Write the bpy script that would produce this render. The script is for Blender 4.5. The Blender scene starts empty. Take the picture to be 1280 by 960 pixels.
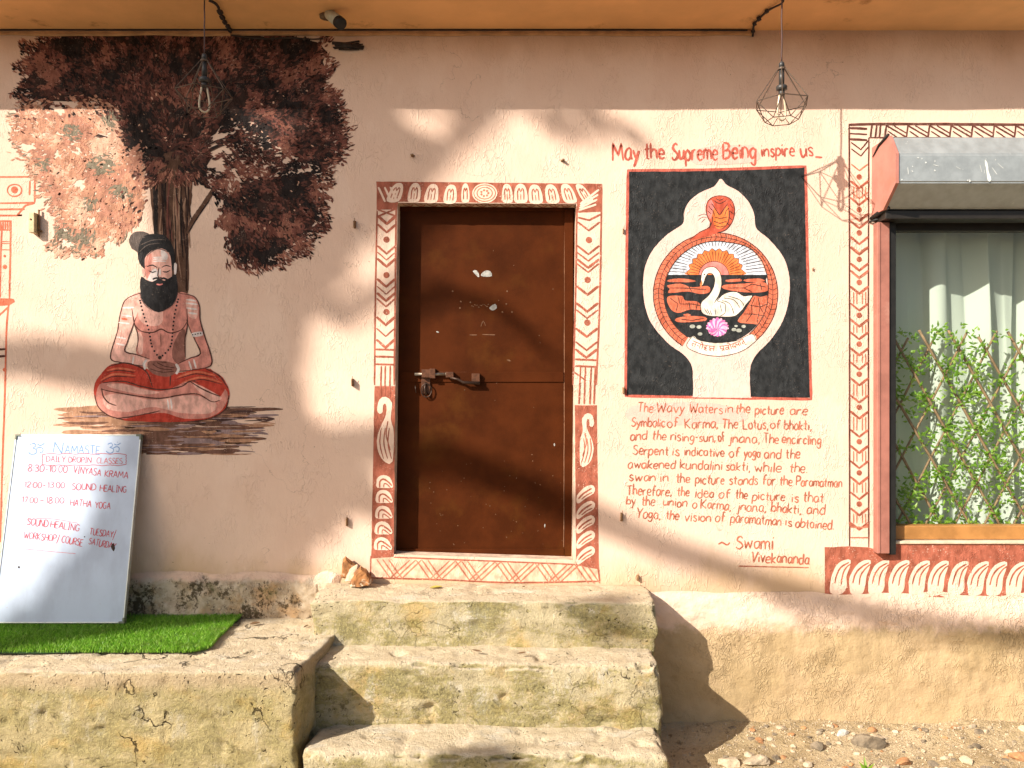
import bpy, bmesh, math, random
from mathutils import Vector, Matrix, noise
from mathutils.geometry import tessellate_polygon

scene = bpy.context.scene
COL = scene.collection
R = random.Random(7)
F, D, CZ = 985.0, 4.1, 1.77            # focal length in photo pixels, camera to wall, camera height

# ------------------------------------------------------------------ camera
cam_data = bpy.data.cameras.new('camera')
cam_data.sensor_width = 36.0
cam_data.lens = 36.0 * F / 1280.0
cam_data.clip_start = 0.05
cam_data.clip_end = 500
cam = bpy.data.objects.new('camera', cam_data)
cam.location = (0, -D, CZ)
cam.rotation_euler = (math.radians(90), 0, 0)
COL.objects.link(cam)
scene.camera = cam

# ------------------------------------------------------------------ sky, sun, exposure
SUN = Vector((-1.2, -1.0, 0.97))       # towards the sun
sd = SUN.normalized()
world = bpy.data.worlds.new('World')
scene.world = world
world.use_nodes = True
wn = world.node_tree
sky = wn.nodes.new('ShaderNodeTexSky')
sky.sky_type = 'NISHITA'
sky.sun_disc = False
sky.sun_elevation = math.asin(sd.z)
sky.sun_rotation = math.atan2(sd.x, sd.y)
sky.air_density = 1.0
sky.dust_density = 2.5
sky.ozone_density = 0.6
bg = wn.nodes['Background']
wn.links.new(sky.outputs[0], bg.inputs[0])
bg.inputs[1].default_value = 0.084
sun_data = bpy.data.lights.new('sun', 'SUN')
sun_data.energy = 5.0
sun_data.angle = math.radians(0.5)
sun_data.color = (1.0, 0.93, 0.82)
sun = bpy.data.objects.new('sun', sun_data)
sun.rotation_euler = sd.to_track_quat('Z', 'Y').to_euler()
sun.location = sd * 30
COL.objects.link(sun)
scene.view_settings.view_transform = 'Standard'
scene.view_settings.look = 'None'
scene.view_settings.gamma = 1
scene.view_settings.exposure = 0.66
scene.view_settings.use_curve_mapping = False
scene.cycles.max_bounces = 8
scene.cycles.transparent_max_bounces = 16


# ------------------------------------------------------------------ helpers
def wp(px, py, t=0.0):
    """Point seen at photo pixel (px, py), t metres in front of the wall."""
    return Vector(((px - 640) / F * (D - t), -t, CZ + (480 - py) / F * (D - t)))


def tag(o, label=None, cat=None, group=None, kind=None):
    if label: o['label'] = label
    if cat: o['category'] = cat
    if group: o['group'] = group
    if kind: o['kind'] = kind
    return o


def empty(name, loc=(0, 0, 0), label=None, cat=None, group=None):
    o = bpy.data.objects.new(name, None)
    o.location = loc
    o.empty_display_size = 0.05
    COL.objects.link(o)
    return tag(o, label, cat, group)


def mesh_obj(name, verts, faces, mats, parent=None, idx=None, smooth=False):
    me = bpy.data.meshes.new(name)
    me.from_pydata([tuple(v) for v in verts], [], faces)
    for m in (mats if isinstance(mats, (list, tuple)) else [mats]):
        me.materials.append(m)
    if idx: me.polygons.foreach_set('material_index', idx)
    if smooth: me.polygons.foreach_set('use_smooth', [True] * len(me.polygons))
    me.update()
    o = bpy.data.objects.new(name, me)
    COL.objects.link(o)
    if parent is not None:
        o.parent = parent
        o.matrix_parent_inverse = Matrix.Translation(-Vector(parent_world(parent)))
    return o


def parent_world(p):
    v = Vector((0, 0, 0))
    while p is not None:
        if p.type == 'EMPTY': v = v + p.location
        p = p.parent
    return v


def smoothstep(a, b, x):
    t = min(1, max(0, (x - a) / (b - a)))
    return t * t * (3 - 2 * t)


def fbm(p, s, o=3):
    v, a = 0, 1
    q = Vector(p) * s
    for _ in range(o):
        v += a * noise.noise(q); a *= 0.5; q = q * 2.03 + Vector((7.1, 3.3, 1.7))
    return v


class MB:
    """Collects boxes, tubes, prisms into one mesh object."""
    def __init__(self): self.v, self.f, self.mi = [], [], []

    def add(self, vs, fs, m=0):
        b = len(self.v)
        self.v += [Vector(v) for v in vs]
        self.f += [tuple(i + b for i in f) for f in fs]
        self.mi += [m] * len(fs)

    def box(self, lo, hi, m=0, bev=0.0):
        (x0, y0, z0), (x1, y1, z1) = lo, hi
        if bev <= 0:
            self.add([(x, y, z) for x in (x0, x1) for y in (y0, y1) for z in (z0, z1)],
                     [(0, 1, 3, 2), (4, 6, 7, 5), (0, 4, 5, 1), (2, 3, 7, 6), (0, 2, 6, 4), (1, 5, 7, 3)], m)
            return
        bm = bmesh.new()
        bmesh.ops.create_cube(bm, size=1)
        for v in bm.verts:
            v.co = Vector(((x0 + x1) / 2 + v.co.x * (x1 - x0), (y0 + y1) / 2 + v.co.y * (y1 - y0), (z0 + z1) / 2 + v.co.z * (z1 - z0)))
        bmesh.ops.bevel(bm, geom=bm.edges[:], offset=bev, segments=2, affect='EDGES', profile=0.5)
        self.bm(bm, m)

    def bm(self, bm, m=0):
        bm.verts.index_update()
        self.add([v.co.copy() for v in bm.verts], [tuple(v.index for v in f.verts) for f in bm.faces], m)
        bm.free()

    def tube(self, pts, r, n=8, m=0, cap=True):
        pts = [Vector(p) for p in pts]
        k = len(pts)
        rs = r if isinstance(r, (list, tuple)) else [r] * k
        vs, fs = [], []
        up = None
        for i, p in enumerate(pts):
            d = (pts[min(i + 1, k - 1)] - pts[max(i - 1, 0)]).normalized()
            if up is None: up = d.orthogonal().normalized()
            else:
                up = up - d * up.dot(d)
                up = up.normalized() if up.length > 1e-6 else d.orthogonal().normalized()
            w = d.cross(up)
            for j in range(n):
                a = 2 * math.pi * j / n
                vs.append(p + (up * math.cos(a) + w * math.sin(a)) * rs[i])
        for i in range(k - 1):
            for j in range(n):
                fs.append((i * n + j, i * n + (j + 1) % n, (i + 1) * n + (j + 1) % n, (i + 1) * n + j))
        if cap:
            fs.append(tuple(range(n - 1, -1, -1)))
            fs.append(tuple((k - 1) * n + j for j in range(n)))
        self.add(vs, fs, m)

    def prism(self, prof, axis_fn, a, b, m=0):
        n = len(prof)
        vs = [axis_fn(a, p) for p in prof] + [axis_fn(b, p) for p in prof]
        fs = [(i, (i + 1) % n, n + (i + 1) % n, n + i) for i in range(n)]
        fs += [tuple(range(n - 1, -1, -1)), tuple(range(n, 2 * n))]
        self.add(vs, fs, m)

    def build(self, name, mats, parent=None, smooth=False):
        return mesh_obj(name, self.v, self.f, mats, parent, self.mi, smooth)


# ------------------------------------------------------------------ materials
def new_mat(name):
    m = bpy.data.materials.new(name)
    m.use_nodes = True
    nt = m.node_tree
    b = nt.nodes['Principled BSDF']
    return m, nt, b


def nd(nt, typ, ins=None, **attrs):
    n = nt.nodes.new(typ)
    for k, v in attrs.items(): setattr(n, k, v)
    for k, v in (ins or {}).items():
        s = n.inputs[k]
        if isinstance(v, bpy.types.NodeSocket): nt.links.new(v, s)
        else:
            if isinstance(v, (tuple, list)) and len(v) == 3 and s.type == 'RGBA': v = (*v, 1)
            s.default_value = v
    return n


def mix(nt, fac, a, b, mode='MIX'):
    n = nt.nodes.new('ShaderNodeMix')
    n.data_type = 'RGBA'; n.blend_type = mode
    for i, v in ((0, fac), (6, a), (7, b)):
        if isinstance(v, bpy.types.NodeSocket): nt.links.new(v, n.inputs[i])
        else: n.inputs[i].default_value = v if i == 0 else (*v, 1)
    return n.outputs[2]


def ramp(nt, fac, lo, hi, a=0.0, b=1.0):
    n = nd(nt, 'ShaderNodeMapRange', {0: fac, 1: lo, 2: hi, 3: a, 4: b}, interpolation_type='SMOOTHSTEP')
    return n.outputs[0]


def mathn(nt, op, a, b=0.0, c=0.0):
    n = nt.nodes.new('ShaderNodeMath'); n.operation = op
    for i, v in enumerate((a, b, c)):
        if isinstance(v, bpy.types.NodeSocket): nt.links.new(v, n.inputs[i])
        else: n.inputs[i].default_value = v
    return n.outputs[0]


def pos(nt, sc=(1, 1, 1), off=(0, 0, 0)):
    g = nd(nt, 'ShaderNodeNewGeometry')
    return nd(nt, 'ShaderNodeMapping', {'Vector': g.outputs['Position'], 'Scale': sc, 'Location': off}).outputs[0]


def noi(nt, vec, scale, detail=3.0, rough=0.55, dist=0.0):
    return nd(nt, 'ShaderNodeTexNoise', {'Vector': vec, 'Scale': scale, 'Detail': detail, 'Roughness': rough, 'Distortion': dist}).outputs[0]


def voro(nt, vec, scale, feature='F1', out=0, rnd=1.0):
    n = nd(nt, 'ShaderNodeTexVoronoi', {'Vector': vec, 'Scale': scale, 'Randomness': rnd}, feature=feature)
    return n.outputs[out]


def bump(nt, h, strength, dist):
    return nd(nt, 'ShaderNodeBump', {'Height': h, 'Strength': strength, 'Distance': dist}).outputs[0]


# roller-stippled plaster relief shared by the wall and by the paint on it
relief = bpy.data.node_groups.new('plaster_relief', 'ShaderNodeTree')
relief.interface.new_socket('Normal', in_out='OUTPUT', socket_type='NodeSocketVector')
relief.interface.new_socket('Height', in_out='OUTPUT', socket_type='NodeSocketFloat')
_o = relief.nodes.new('NodeGroupOutput')
_p = pos(relief, (1, 1, 0.42))
_a = noi(relief, _p, 46, 1.5, 0.5, 0.7)
_rid = ramp(relief, mathn(relief, 'ABSOLUTE', mathn(relief, 'SUBTRACT', _a, 0.5)), 0.045, 0.0)
_m = ramp(relief, noi(relief, pos(relief, (1, 1, 0.7)), 7.0, 2), 0.44, 0.62)
_fine = noi(relief, pos(relief), 150, 2)
_mid = noi(relief, pos(relief, (1, 1, .6)), 45, 3)
_low = noi(relief, pos(relief), 4.0, 2)
_h = mathn(relief, 'ADD', mathn(relief, 'MULTIPLY', _rid, mathn(relief, 'MULTIPLY_ADD', _m, 1.1, 0.06)), mathn(relief, 'MULTIPLY', _fine, 0.30))
_h = mathn(relief, 'ADD', _h, mathn(relief, 'MULTIPLY', _mid, 0.9))
_h = mathn(relief, 'ADD', _h, mathn(relief, 'MULTIPLY', _low, 0.8))
relief.links.new(bump(relief, _h, 0.55, 0.0034), _o.inputs[0])
relief.links.new(_h, _o.inputs[1])

WALLC = (0.80, 0.575, 0.445)


def add_relief(nt, b):
    g = nt.nodes.new('ShaderNodeGroup'); g.node_tree = relief
    nt.links.new(g.outputs[0], b.inputs['Normal'])
    return g


def wall_colour(nt):
    n1 = noi(nt, pos(nt), 1.6, 4, 0.6)
    n2 = noi(nt, pos(nt, (1, 1, .35)), 9, 4, 0.65)
    c = mix(nt, ramp(nt, n1, .32, .7), WALLC, (0.76, 0.525, 0.40))
    c = mix(nt, ramp(nt, noi(nt, pos(nt, (1, 1, .6), (5, 1, 9)), 3.1, 5, .62), .52, .62, 0, .5), c, (0.83, 0.61, 0.48))
    c = mix(nt, mathn(nt, 'MULTIPLY', ramp(nt, n2, .55, .8), .25), c, (0.62, 0.42, 0.30))
    # small dark specks and chips
    sp = ramp(nt, noi(nt, pos(nt), 48, 2), .735, .76)
    c = mix(nt, mathn(nt, 'MULTIPLY', sp, .75), c, (0.20, 0.12, 0.08))
    # a few hairline cracks
    wv = nd(nt, 'ShaderNodeVectorMath', {0: pos(nt, (1, 1, .7)), 1: nd(nt, 'ShaderNodeTexNoise', {'Vector': pos(nt), 'Scale': 3.5, 'Detail': 6}).outputs[1]}, operation='ADD').outputs[0]
    ck = mathn(nt, 'MULTIPLY', ramp(nt, voro(nt, wv, 1.1, 'DISTANCE_TO_EDGE'), .0035, .0008), ramp(nt, noi(nt, pos(nt, (1, 1, 1), (2, 2, 6)), 1.7, 3), .53, .58))
    c = mix(nt, mathn(nt, 'MULTIPLY', ck, .5), c, (0.32, 0.20, 0.14))
    return c


def make_wall():
    m, nt, b = new_mat('peach_plaster')
    c = wall_colour(nt)
    z = nd(nt, 'ShaderNodeSeparateXYZ', {0: nd(nt, 'ShaderNodeNewGeometry').outputs['Position']}).outputs[2]
    stain = noi(nt, pos(nt, (1, 1, .5)), 3.2, 5, .65)
    # splash stains that climb from the foot of the wall
    k = mathn(nt, 'ADD', ramp(nt, z, 1.12, 0.55), mathn(nt, 'MULTIPLY_ADD', stain, 1.3, -0.75))
    c = mix(nt, ramp(nt, k, .15, .75, 0, .7), c, (0.56, 0.37, 0.195))
    # shade under the roof mixed into the plaster colour, edge broken by noise
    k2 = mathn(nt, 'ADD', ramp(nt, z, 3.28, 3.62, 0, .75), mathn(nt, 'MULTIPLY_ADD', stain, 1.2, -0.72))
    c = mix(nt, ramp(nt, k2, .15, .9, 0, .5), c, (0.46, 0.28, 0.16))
    nt.links.new(c, b.inputs['Base Color'])
    b.inputs['Roughness'].default_value = 0.85
    b.inputs['Specular IOR Level'].default_value = 0.2
    add_relief(nt, b)
    return m


PAINTS = {}


def paint(name, col, wear=0.5, rough=0.6, var=0.25):
    if name in PAINTS: return PAINTS[name]
    m, nt, b = new_mat(name + '_paint')
    n1 = noi(nt, pos(nt, (1, 1, .6)), 30, 3)
    dark = tuple(c * (1 - var) for c in col)
    lite = tuple(min(1, c * (1 + var) + .01) for c in col)
    c = mix(nt, ramp(nt, n1, .3, .7), dark, lite)
    w = noi(nt, pos(nt), 120, 3, .6)
    w2 = noi(nt, pos(nt), 14, 2)
    k = mathn(nt, 'ADD', w, mathn(nt, 'MULTIPLY_ADD', w2, .4, -.2))
    c = mix(nt, ramp(nt, k, .60, .78, 0, wear), c, (WALLC[0] * .95, WALLC[1] * .95, WALLC[2] * .95))
    nt.links.new(c, b.inputs['Base Color'])
    b.inputs['Roughness'].default_value = rough
    b.inputs['Specular IOR Level'].default_value = 0.10
    add_relief(nt, b)
    PAINTS[name] = m
    return m


def simple(name, col, rough=0.6, metal=0.0, var=0.15, scale=20, bumpd=0.0, bscale=60, spec=0.4, stain=None, stain_at=(.55, .75), stain_scale=6):
    m, nt, b = new_mat(name)
    n1 = noi(nt, pos(nt), scale, 4, .6)
    c = mix(nt, ramp(nt, n1, .3, .7), tuple(x * (1 - var) for x in col), tuple(min(1, x * (1 + var)) for x in col))
    if stain:
        c = mix(nt, ramp(nt, noi(nt, pos(nt), stain_scale, 5, .65), *stain_at), c, stain)
    nt.links.new(c, b.inputs['Base Color'])
    b.inputs['Metallic'].default_value = metal
    b.inputs['Specular IOR Level'].default_value = spec
    rr = mathn(nt, 'MULTIPLY_ADD', n1, .3, rough - .15)
    nt.links.new(rr, b.inputs['Roughness'])
    if bumpd: nt.links.new(bump(nt, noi(nt, pos(nt), bscale, 5, .6), .7, bumpd), b.inputs['Normal'])
    return m


def make_concrete(name, base, moss=0.8, seed=0.0, limy=.5, crack=.5, band=None):
    m, nt, b = new_mat(name)
    p = pos(nt, (1, 1, 1), (seed, seed * .7, seed * 1.3))
    geo = nd(nt, 'ShaderNodeNewGeometry')
    nz = nd(nt, 'ShaderNodeSeparateXYZ', {0: geo.outputs['Normal']}).outputs[2]
    big = noi(nt, p, 3.0, 5, .62)
    med = noi(nt, p, 13, 6, .7)
    fine = noi(nt, p, 75, 5, .72)
    grit = noi(nt, p, 230, 3, .7)
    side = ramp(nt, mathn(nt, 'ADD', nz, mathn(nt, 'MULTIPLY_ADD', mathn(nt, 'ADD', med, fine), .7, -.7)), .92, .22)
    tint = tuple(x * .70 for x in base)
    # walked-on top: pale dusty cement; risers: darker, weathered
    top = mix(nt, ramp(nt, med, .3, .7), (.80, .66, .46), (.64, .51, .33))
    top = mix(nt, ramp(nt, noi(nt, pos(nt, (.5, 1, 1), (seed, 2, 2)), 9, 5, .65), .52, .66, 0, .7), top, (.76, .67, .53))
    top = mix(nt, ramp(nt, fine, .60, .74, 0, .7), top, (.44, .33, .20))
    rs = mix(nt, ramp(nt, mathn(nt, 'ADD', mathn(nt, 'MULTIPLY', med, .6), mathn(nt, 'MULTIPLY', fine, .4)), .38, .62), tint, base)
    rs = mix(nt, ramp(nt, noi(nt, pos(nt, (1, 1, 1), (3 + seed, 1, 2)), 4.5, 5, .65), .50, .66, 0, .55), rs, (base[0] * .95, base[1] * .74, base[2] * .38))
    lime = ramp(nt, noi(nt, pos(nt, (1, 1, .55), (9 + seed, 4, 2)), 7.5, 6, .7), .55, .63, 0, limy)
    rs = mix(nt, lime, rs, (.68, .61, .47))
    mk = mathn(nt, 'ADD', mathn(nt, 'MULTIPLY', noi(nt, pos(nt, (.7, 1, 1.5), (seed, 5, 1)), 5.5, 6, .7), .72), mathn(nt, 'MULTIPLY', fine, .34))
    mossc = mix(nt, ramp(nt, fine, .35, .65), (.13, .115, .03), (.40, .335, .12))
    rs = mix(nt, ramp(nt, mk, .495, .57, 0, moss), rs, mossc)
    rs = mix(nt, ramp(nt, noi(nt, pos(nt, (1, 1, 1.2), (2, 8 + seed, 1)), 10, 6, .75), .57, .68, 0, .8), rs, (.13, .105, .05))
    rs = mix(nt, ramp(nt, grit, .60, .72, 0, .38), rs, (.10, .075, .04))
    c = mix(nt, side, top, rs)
    if band:
        zz = nd(nt, 'ShaderNodeSeparateXYZ', {0: geo.outputs['Position']}).outputs[2]
        bk = mathn(nt, 'MULTIPLY', ramp(nt, mathn(nt, 'ADD', zz, mathn(nt, 'MULTIPLY_ADD', med, .12, -.06)), band - .10, band - .035), side)
        c = mix(nt, mathn(nt, 'MULTIPLY', bk, .8), c, mix(nt, fine, (.40, .27, .15), (.78, .62, .42)))
    # hairline cracks and pits
    wv = nd(nt, 'ShaderNodeVectorMath', {0: p, 1: nd(nt, 'ShaderNodeTexNoise', {'Vector': p, 'Scale': 4, 'Detail': 6}).outputs[1]}, operation='ADD').outputs[0]
    ck = ramp(nt, voro(nt, wv, 2.2, 'DISTANCE_TO_EDGE'), .010 + .012 * crack, .003, 0, crack)
    ck = mathn(nt, 'MULTIPLY', ck, ramp(nt, noi(nt, pos(nt, (1, 1, 1), (6, seed, 1)), 2.6, 3), .56 - .06 * crack, .60 - .05 * crack))
    pit = ramp(nt, voro(nt, wv, 20, 'F1'), .10, .22, 1, 0)
    pitm = mathn(nt, 'MULTIPLY', pit, ramp(nt, noi(nt, p, 5, 3), .50, .56))
    hole = mathn(nt, 'MAXIMUM', ck, pitm)
    c = mix(nt, mathn(nt, 'MULTIPLY', hole, .85), c, (.035, .025, .015))
    nt.links.new(c, b.inputs['Base Color'])
    b.inputs['Roughness'].default_value = .95
    b.inputs['Specular IOR Level'].default_value = .1
    h = mathn(nt, 'ADD', mathn(nt, 'MULTIPLY', fine, .8), mathn(nt, 'MULTIPLY', med, 1.0))
    h = mathn(nt, 'SUBTRACT', h, mathn(nt, 'MULTIPLY', hole, 1.0))
    h = mathn(nt, 'ADD', h, mathn(nt, 'MULTIPLY', grit, .45))
    nt.links.new(bump(nt, h, 1.0, .018), b.inputs['Normal'])
    return m


def make_leafy(name, cols, rough=.5, trans=.35, patchy=0):
    """Per-leaf colour for blades and leaves."""
    m, nt, b = new_mat(name)
    g = nd(nt, 'ShaderNodeNewGeometry')
    cr = nd(nt, 'ShaderNodeValToRGB', {0: g.outputs['Random Per Island']})
    e = cr.color_ramp.elements
    e[0].color = (*cols[0], 1); e[1].color = (*cols[-1], 1)
    for i, c in enumerate(cols[1:-1]):
        x = e.new((i + 1) / (len(cols) - 1)); x.color = (*c, 1)
    oc = cr.outputs[0]
    if patchy: oc = mix(nt, ramp(nt, noi(nt, pos(nt), 9, 4, .65), .48, .72, 0, patchy), oc, (.20, .22, .06))
    nt.links.new(oc, b.inputs['Base Color'])
    b.inputs['Roughness'].default_value = rough
    t = nd(nt, 'ShaderNodeBsdfTranslucent', {0: cr.outputs[0]})
    mx = nd(nt, 'ShaderNodeMixShader', {0: trans, 1: b.outputs[0], 2: t.outputs[0]})
    nt.links.new(mx.outputs[0], nt.nodes['Material Output'].inputs[0])
    return m


def make_glass(name, tint=(1, 1, 1), rough=0.0, ior=1.45):
    m, nt, b = new_mat(name)
    nt.nodes.remove(b)
    lw = nd(nt, 'ShaderNodeLayerWeight', {0: .5})
    fr = nd(nt, 'ShaderNodeMath', {0: mathn(nt, 'POWER', lw.outputs[1], 4.0), 1: .75, 2: .045}, operation='MULTIPLY_ADD')
    tr = nd(nt, 'ShaderNodeBsdfTransparent', {0: tint})
    gl = nd(nt, 'ShaderNodeBsdfGlossy', {'Roughness': rough})
    mx = nd(nt, 'ShaderNodeMixShader', {0: fr.outputs[0], 1: tr.outputs[0], 2: gl.outputs[0]})
    nt.links.new(mx.outputs[0], nt.nodes['Material Output'].inputs[0])
    return m


# ------------------------------------------------------------------ 2D brush drawing on a plane
def catmull(pts, closed=False, step=3.0):
    n = len(pts)
    out = []
    if n < 3 and not closed:
        (x0, y0), (x1, y1) = pts[0], pts[-1]
        k = max(1, int(math.hypot(x1 - x0, y1 - y0) / step))
        return [(x0 + (x1 - x0) * i / k, y0 + (y1 - y0) * i / k) for i in range(k + 1)]
    for i in range(n if closed else n - 1):
        if closed: p = [pts[(i + j - 1) % n] for j in range(4)]
        else: p = [pts[max(0, min(n - 1, i + j - 1))] for j in range(4)]
        k = max(2, min(10, int(math.dist(p[1], p[2]) / step)))
        for q in range(k):
            t = q / k
            out.append(tuple(0.5 * (2 * p[1][a] + (p[2][a] - p[0][a]) * t + (2 * p[0][a] - 5 * p[1][a] + 4 * p[2][a] - p[3][a]) * t * t
                                    + (3 * p[1][a] - p[0][a] - 3 * p[2][a] + p[3][a]) * t ** 3) for a in (0, 1)))
    if not closed: out.append(tuple(pts[-1]))
    return out


def wob(x, y, amp):
    return (x + amp * noise.noise((x * .35, y * .35, 1.7)), y + amp * noise.noise((x * .35, y * .35, 9.2)))


class Sketch:
    def __init__(self, plane=None, base=0.0010, step=6.0e-6, cyc=100000):
        self.plane = plane or (lambda x, y, o: wp(x, y, o))
        self.v, self.f, self.mi, self.mats = [], [], [], []
        self.base, self.step, self.cyc, self.k = base, step, cyc, 0

    def _m(self, m):
        if m not in self.mats: self.mats.append(m)
        return self.mats.index(m)

    def _off(self):
        self.k += 1
        return self.base + (self.k % self.cyc) * self.step

    def layer(self, mm):
        top = self.base + min(self.k, self.cyc) * self.step + 2e-5
        self.base = max(mm / 1000, top); self.k = 0

    def fill(self, pts, m, smooth=True, w=0.35, step=4.0):
        if smooth: pts = catmull(pts, True, step)
        else:
            q = []
            for i in range(len(pts)):
                q += catmull([pts[i], pts[(i + 1) % len(pts)]], False, step * 2)[:-1]
            pts = q
        pts = [wob(x, y, w) for x, y in pts]
        o = self._off()
        b = len(self.v)
        self.v += [self.plane(x, y, o) for x, y in pts]
        mi = self._m(m)
        for tri in tessellate_polygon([[Vector((x, y, 0)) for x, y in pts]]):
            a = [pts[i] for i in tri]
            cr = (a[1][0] - a[0][0]) * (a[2][1] - a[0][1]) - (a[1][1] - a[0][1]) * (a[2][0] - a[0][0])
            if abs(cr) < 1e-6: continue
            t = tri if cr < 0 else (tri[0], tri[2], tri[1])
            self.f.append(tuple(b + i for i in t)); self.mi.append(mi)

    def line(self, pts, m, w=2.0, smooth=True, taper=0.0, w_=0.25, closed=False, step=2.5):
        if closed: pts = catmull(pts, True, step); pts.append(pts[0])
        elif smooth: pts = catmull(pts, False, step)
        else:
            q = []
            for i in range(len(pts) - 1): q += catmull([pts[i], pts[i + 1]], False, step)[:-1]
            pts = q + [pts[-1]]
        n = len(pts)
        if n < 2: return
        o = self._off(); b = len(self.v); mi = self._m(m)
        for i, (x, y) in enumerate(pts):
            x0, y0 = pts[max(0, i - 1)]; x1, y1 = pts[min(n - 1, i + 1)]
            dx, dy = x1 - x0, y1 - y0
            L = math.hypot(dx, dy) or 1
            t = i / (n - 1)
            ww = w / 2 * (1 - taper * abs(2 * t - 1) ** 2) * (1 + .22 * noise.noise((x * .4, y * .4, 4.4)))
            if i in (0, n - 1) and not closed: ww *= .7
            x, y = wob(x, y, w_)
            self.v.append(self.plane(x - dy / L * ww, y + dx / L * ww, o))
            self.v.append(self.plane(x + dy / L * ww, y - dx / L * ww, o))
        for i in range(n - 1):
            self.f.append((b + 2 * i, b + 2 * i + 1, b + 2 * i + 3, b + 2 * i + 2)); self.mi.append(mi)

    def dot(self, x, y, r, m, ry=None):
        ry = ry or r
        self.fill([(x + r * math.cos(a * math.pi / 4), y + ry * math.sin(a * math.pi / 4)) for a in range(8)], m, True, .2, 1.5)

    def dab(self, x, y, L, w, ang, m):
        c, s = math.cos(ang), math.sin(ang)
        o = self._off(); b = len(self.v)
        pr = [(-.5, 0), (-.25, .42), (.1, .5), (.38, .2), (.5, .05), (.3, -.28), (.05, -.5), (-.3, -.36)]
        for u, v in pr:
            u = u * L * (1 + R.uniform(-.15, .15)); v = v * w * (1 + R.uniform(-.3, .3))
            self.v.append(self.plane(x + u * c - v * s, y + u * s + v * c, o))
        self.f.append(tuple(b + i for i in range(len(pr)))); self.mi.append(self._m(m))

    def text(self, s, x0, y0, x1, y1, h, m, w, slant=0.0, jit=.055):
        adv = 0
        for ch in s: adv += GL[ch][0] + .14 if ch != ' ' else .38
        sx = math.hypot(x1 - x0, y1 - y0) / (adv - .14)
        ang = math.atan2(y1 - y0, x1 - x0)
        ca, sa = math.cos(ang), math.sin(ang)
        cx = 0
        for ch in s:
            if ch == ' ': cx += .38; continue
            a, strokes = GL[ch]
            dy = R.uniform(-jit, jit); sc = 1 + R.uniform(-jit, jit)
            tw = R.uniform(-jit, jit)
            for sm, pts in strokes:
                q = []
                for px, py in pts:
                    px, py = px + py * tw + R.uniform(-.6, .6) * jit, py + R.uniform(-.7, .7) * jit
                    u = (cx + px + py * slant) * sx; v = -(py * sc + dy) * h
                    q.append((x0 + u * ca - v * sa, y0 + u * sa + v * ca))
                self.line(q, m, w * R.uniform(.85, 1.15), sm, .25, .15, step=max(.8, w * .6))
            cx += a + .14

    def build(self, name, parent=None):
        return mesh_obj(name, self.v, self.f, self.mats, parent, self.mi)


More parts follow.
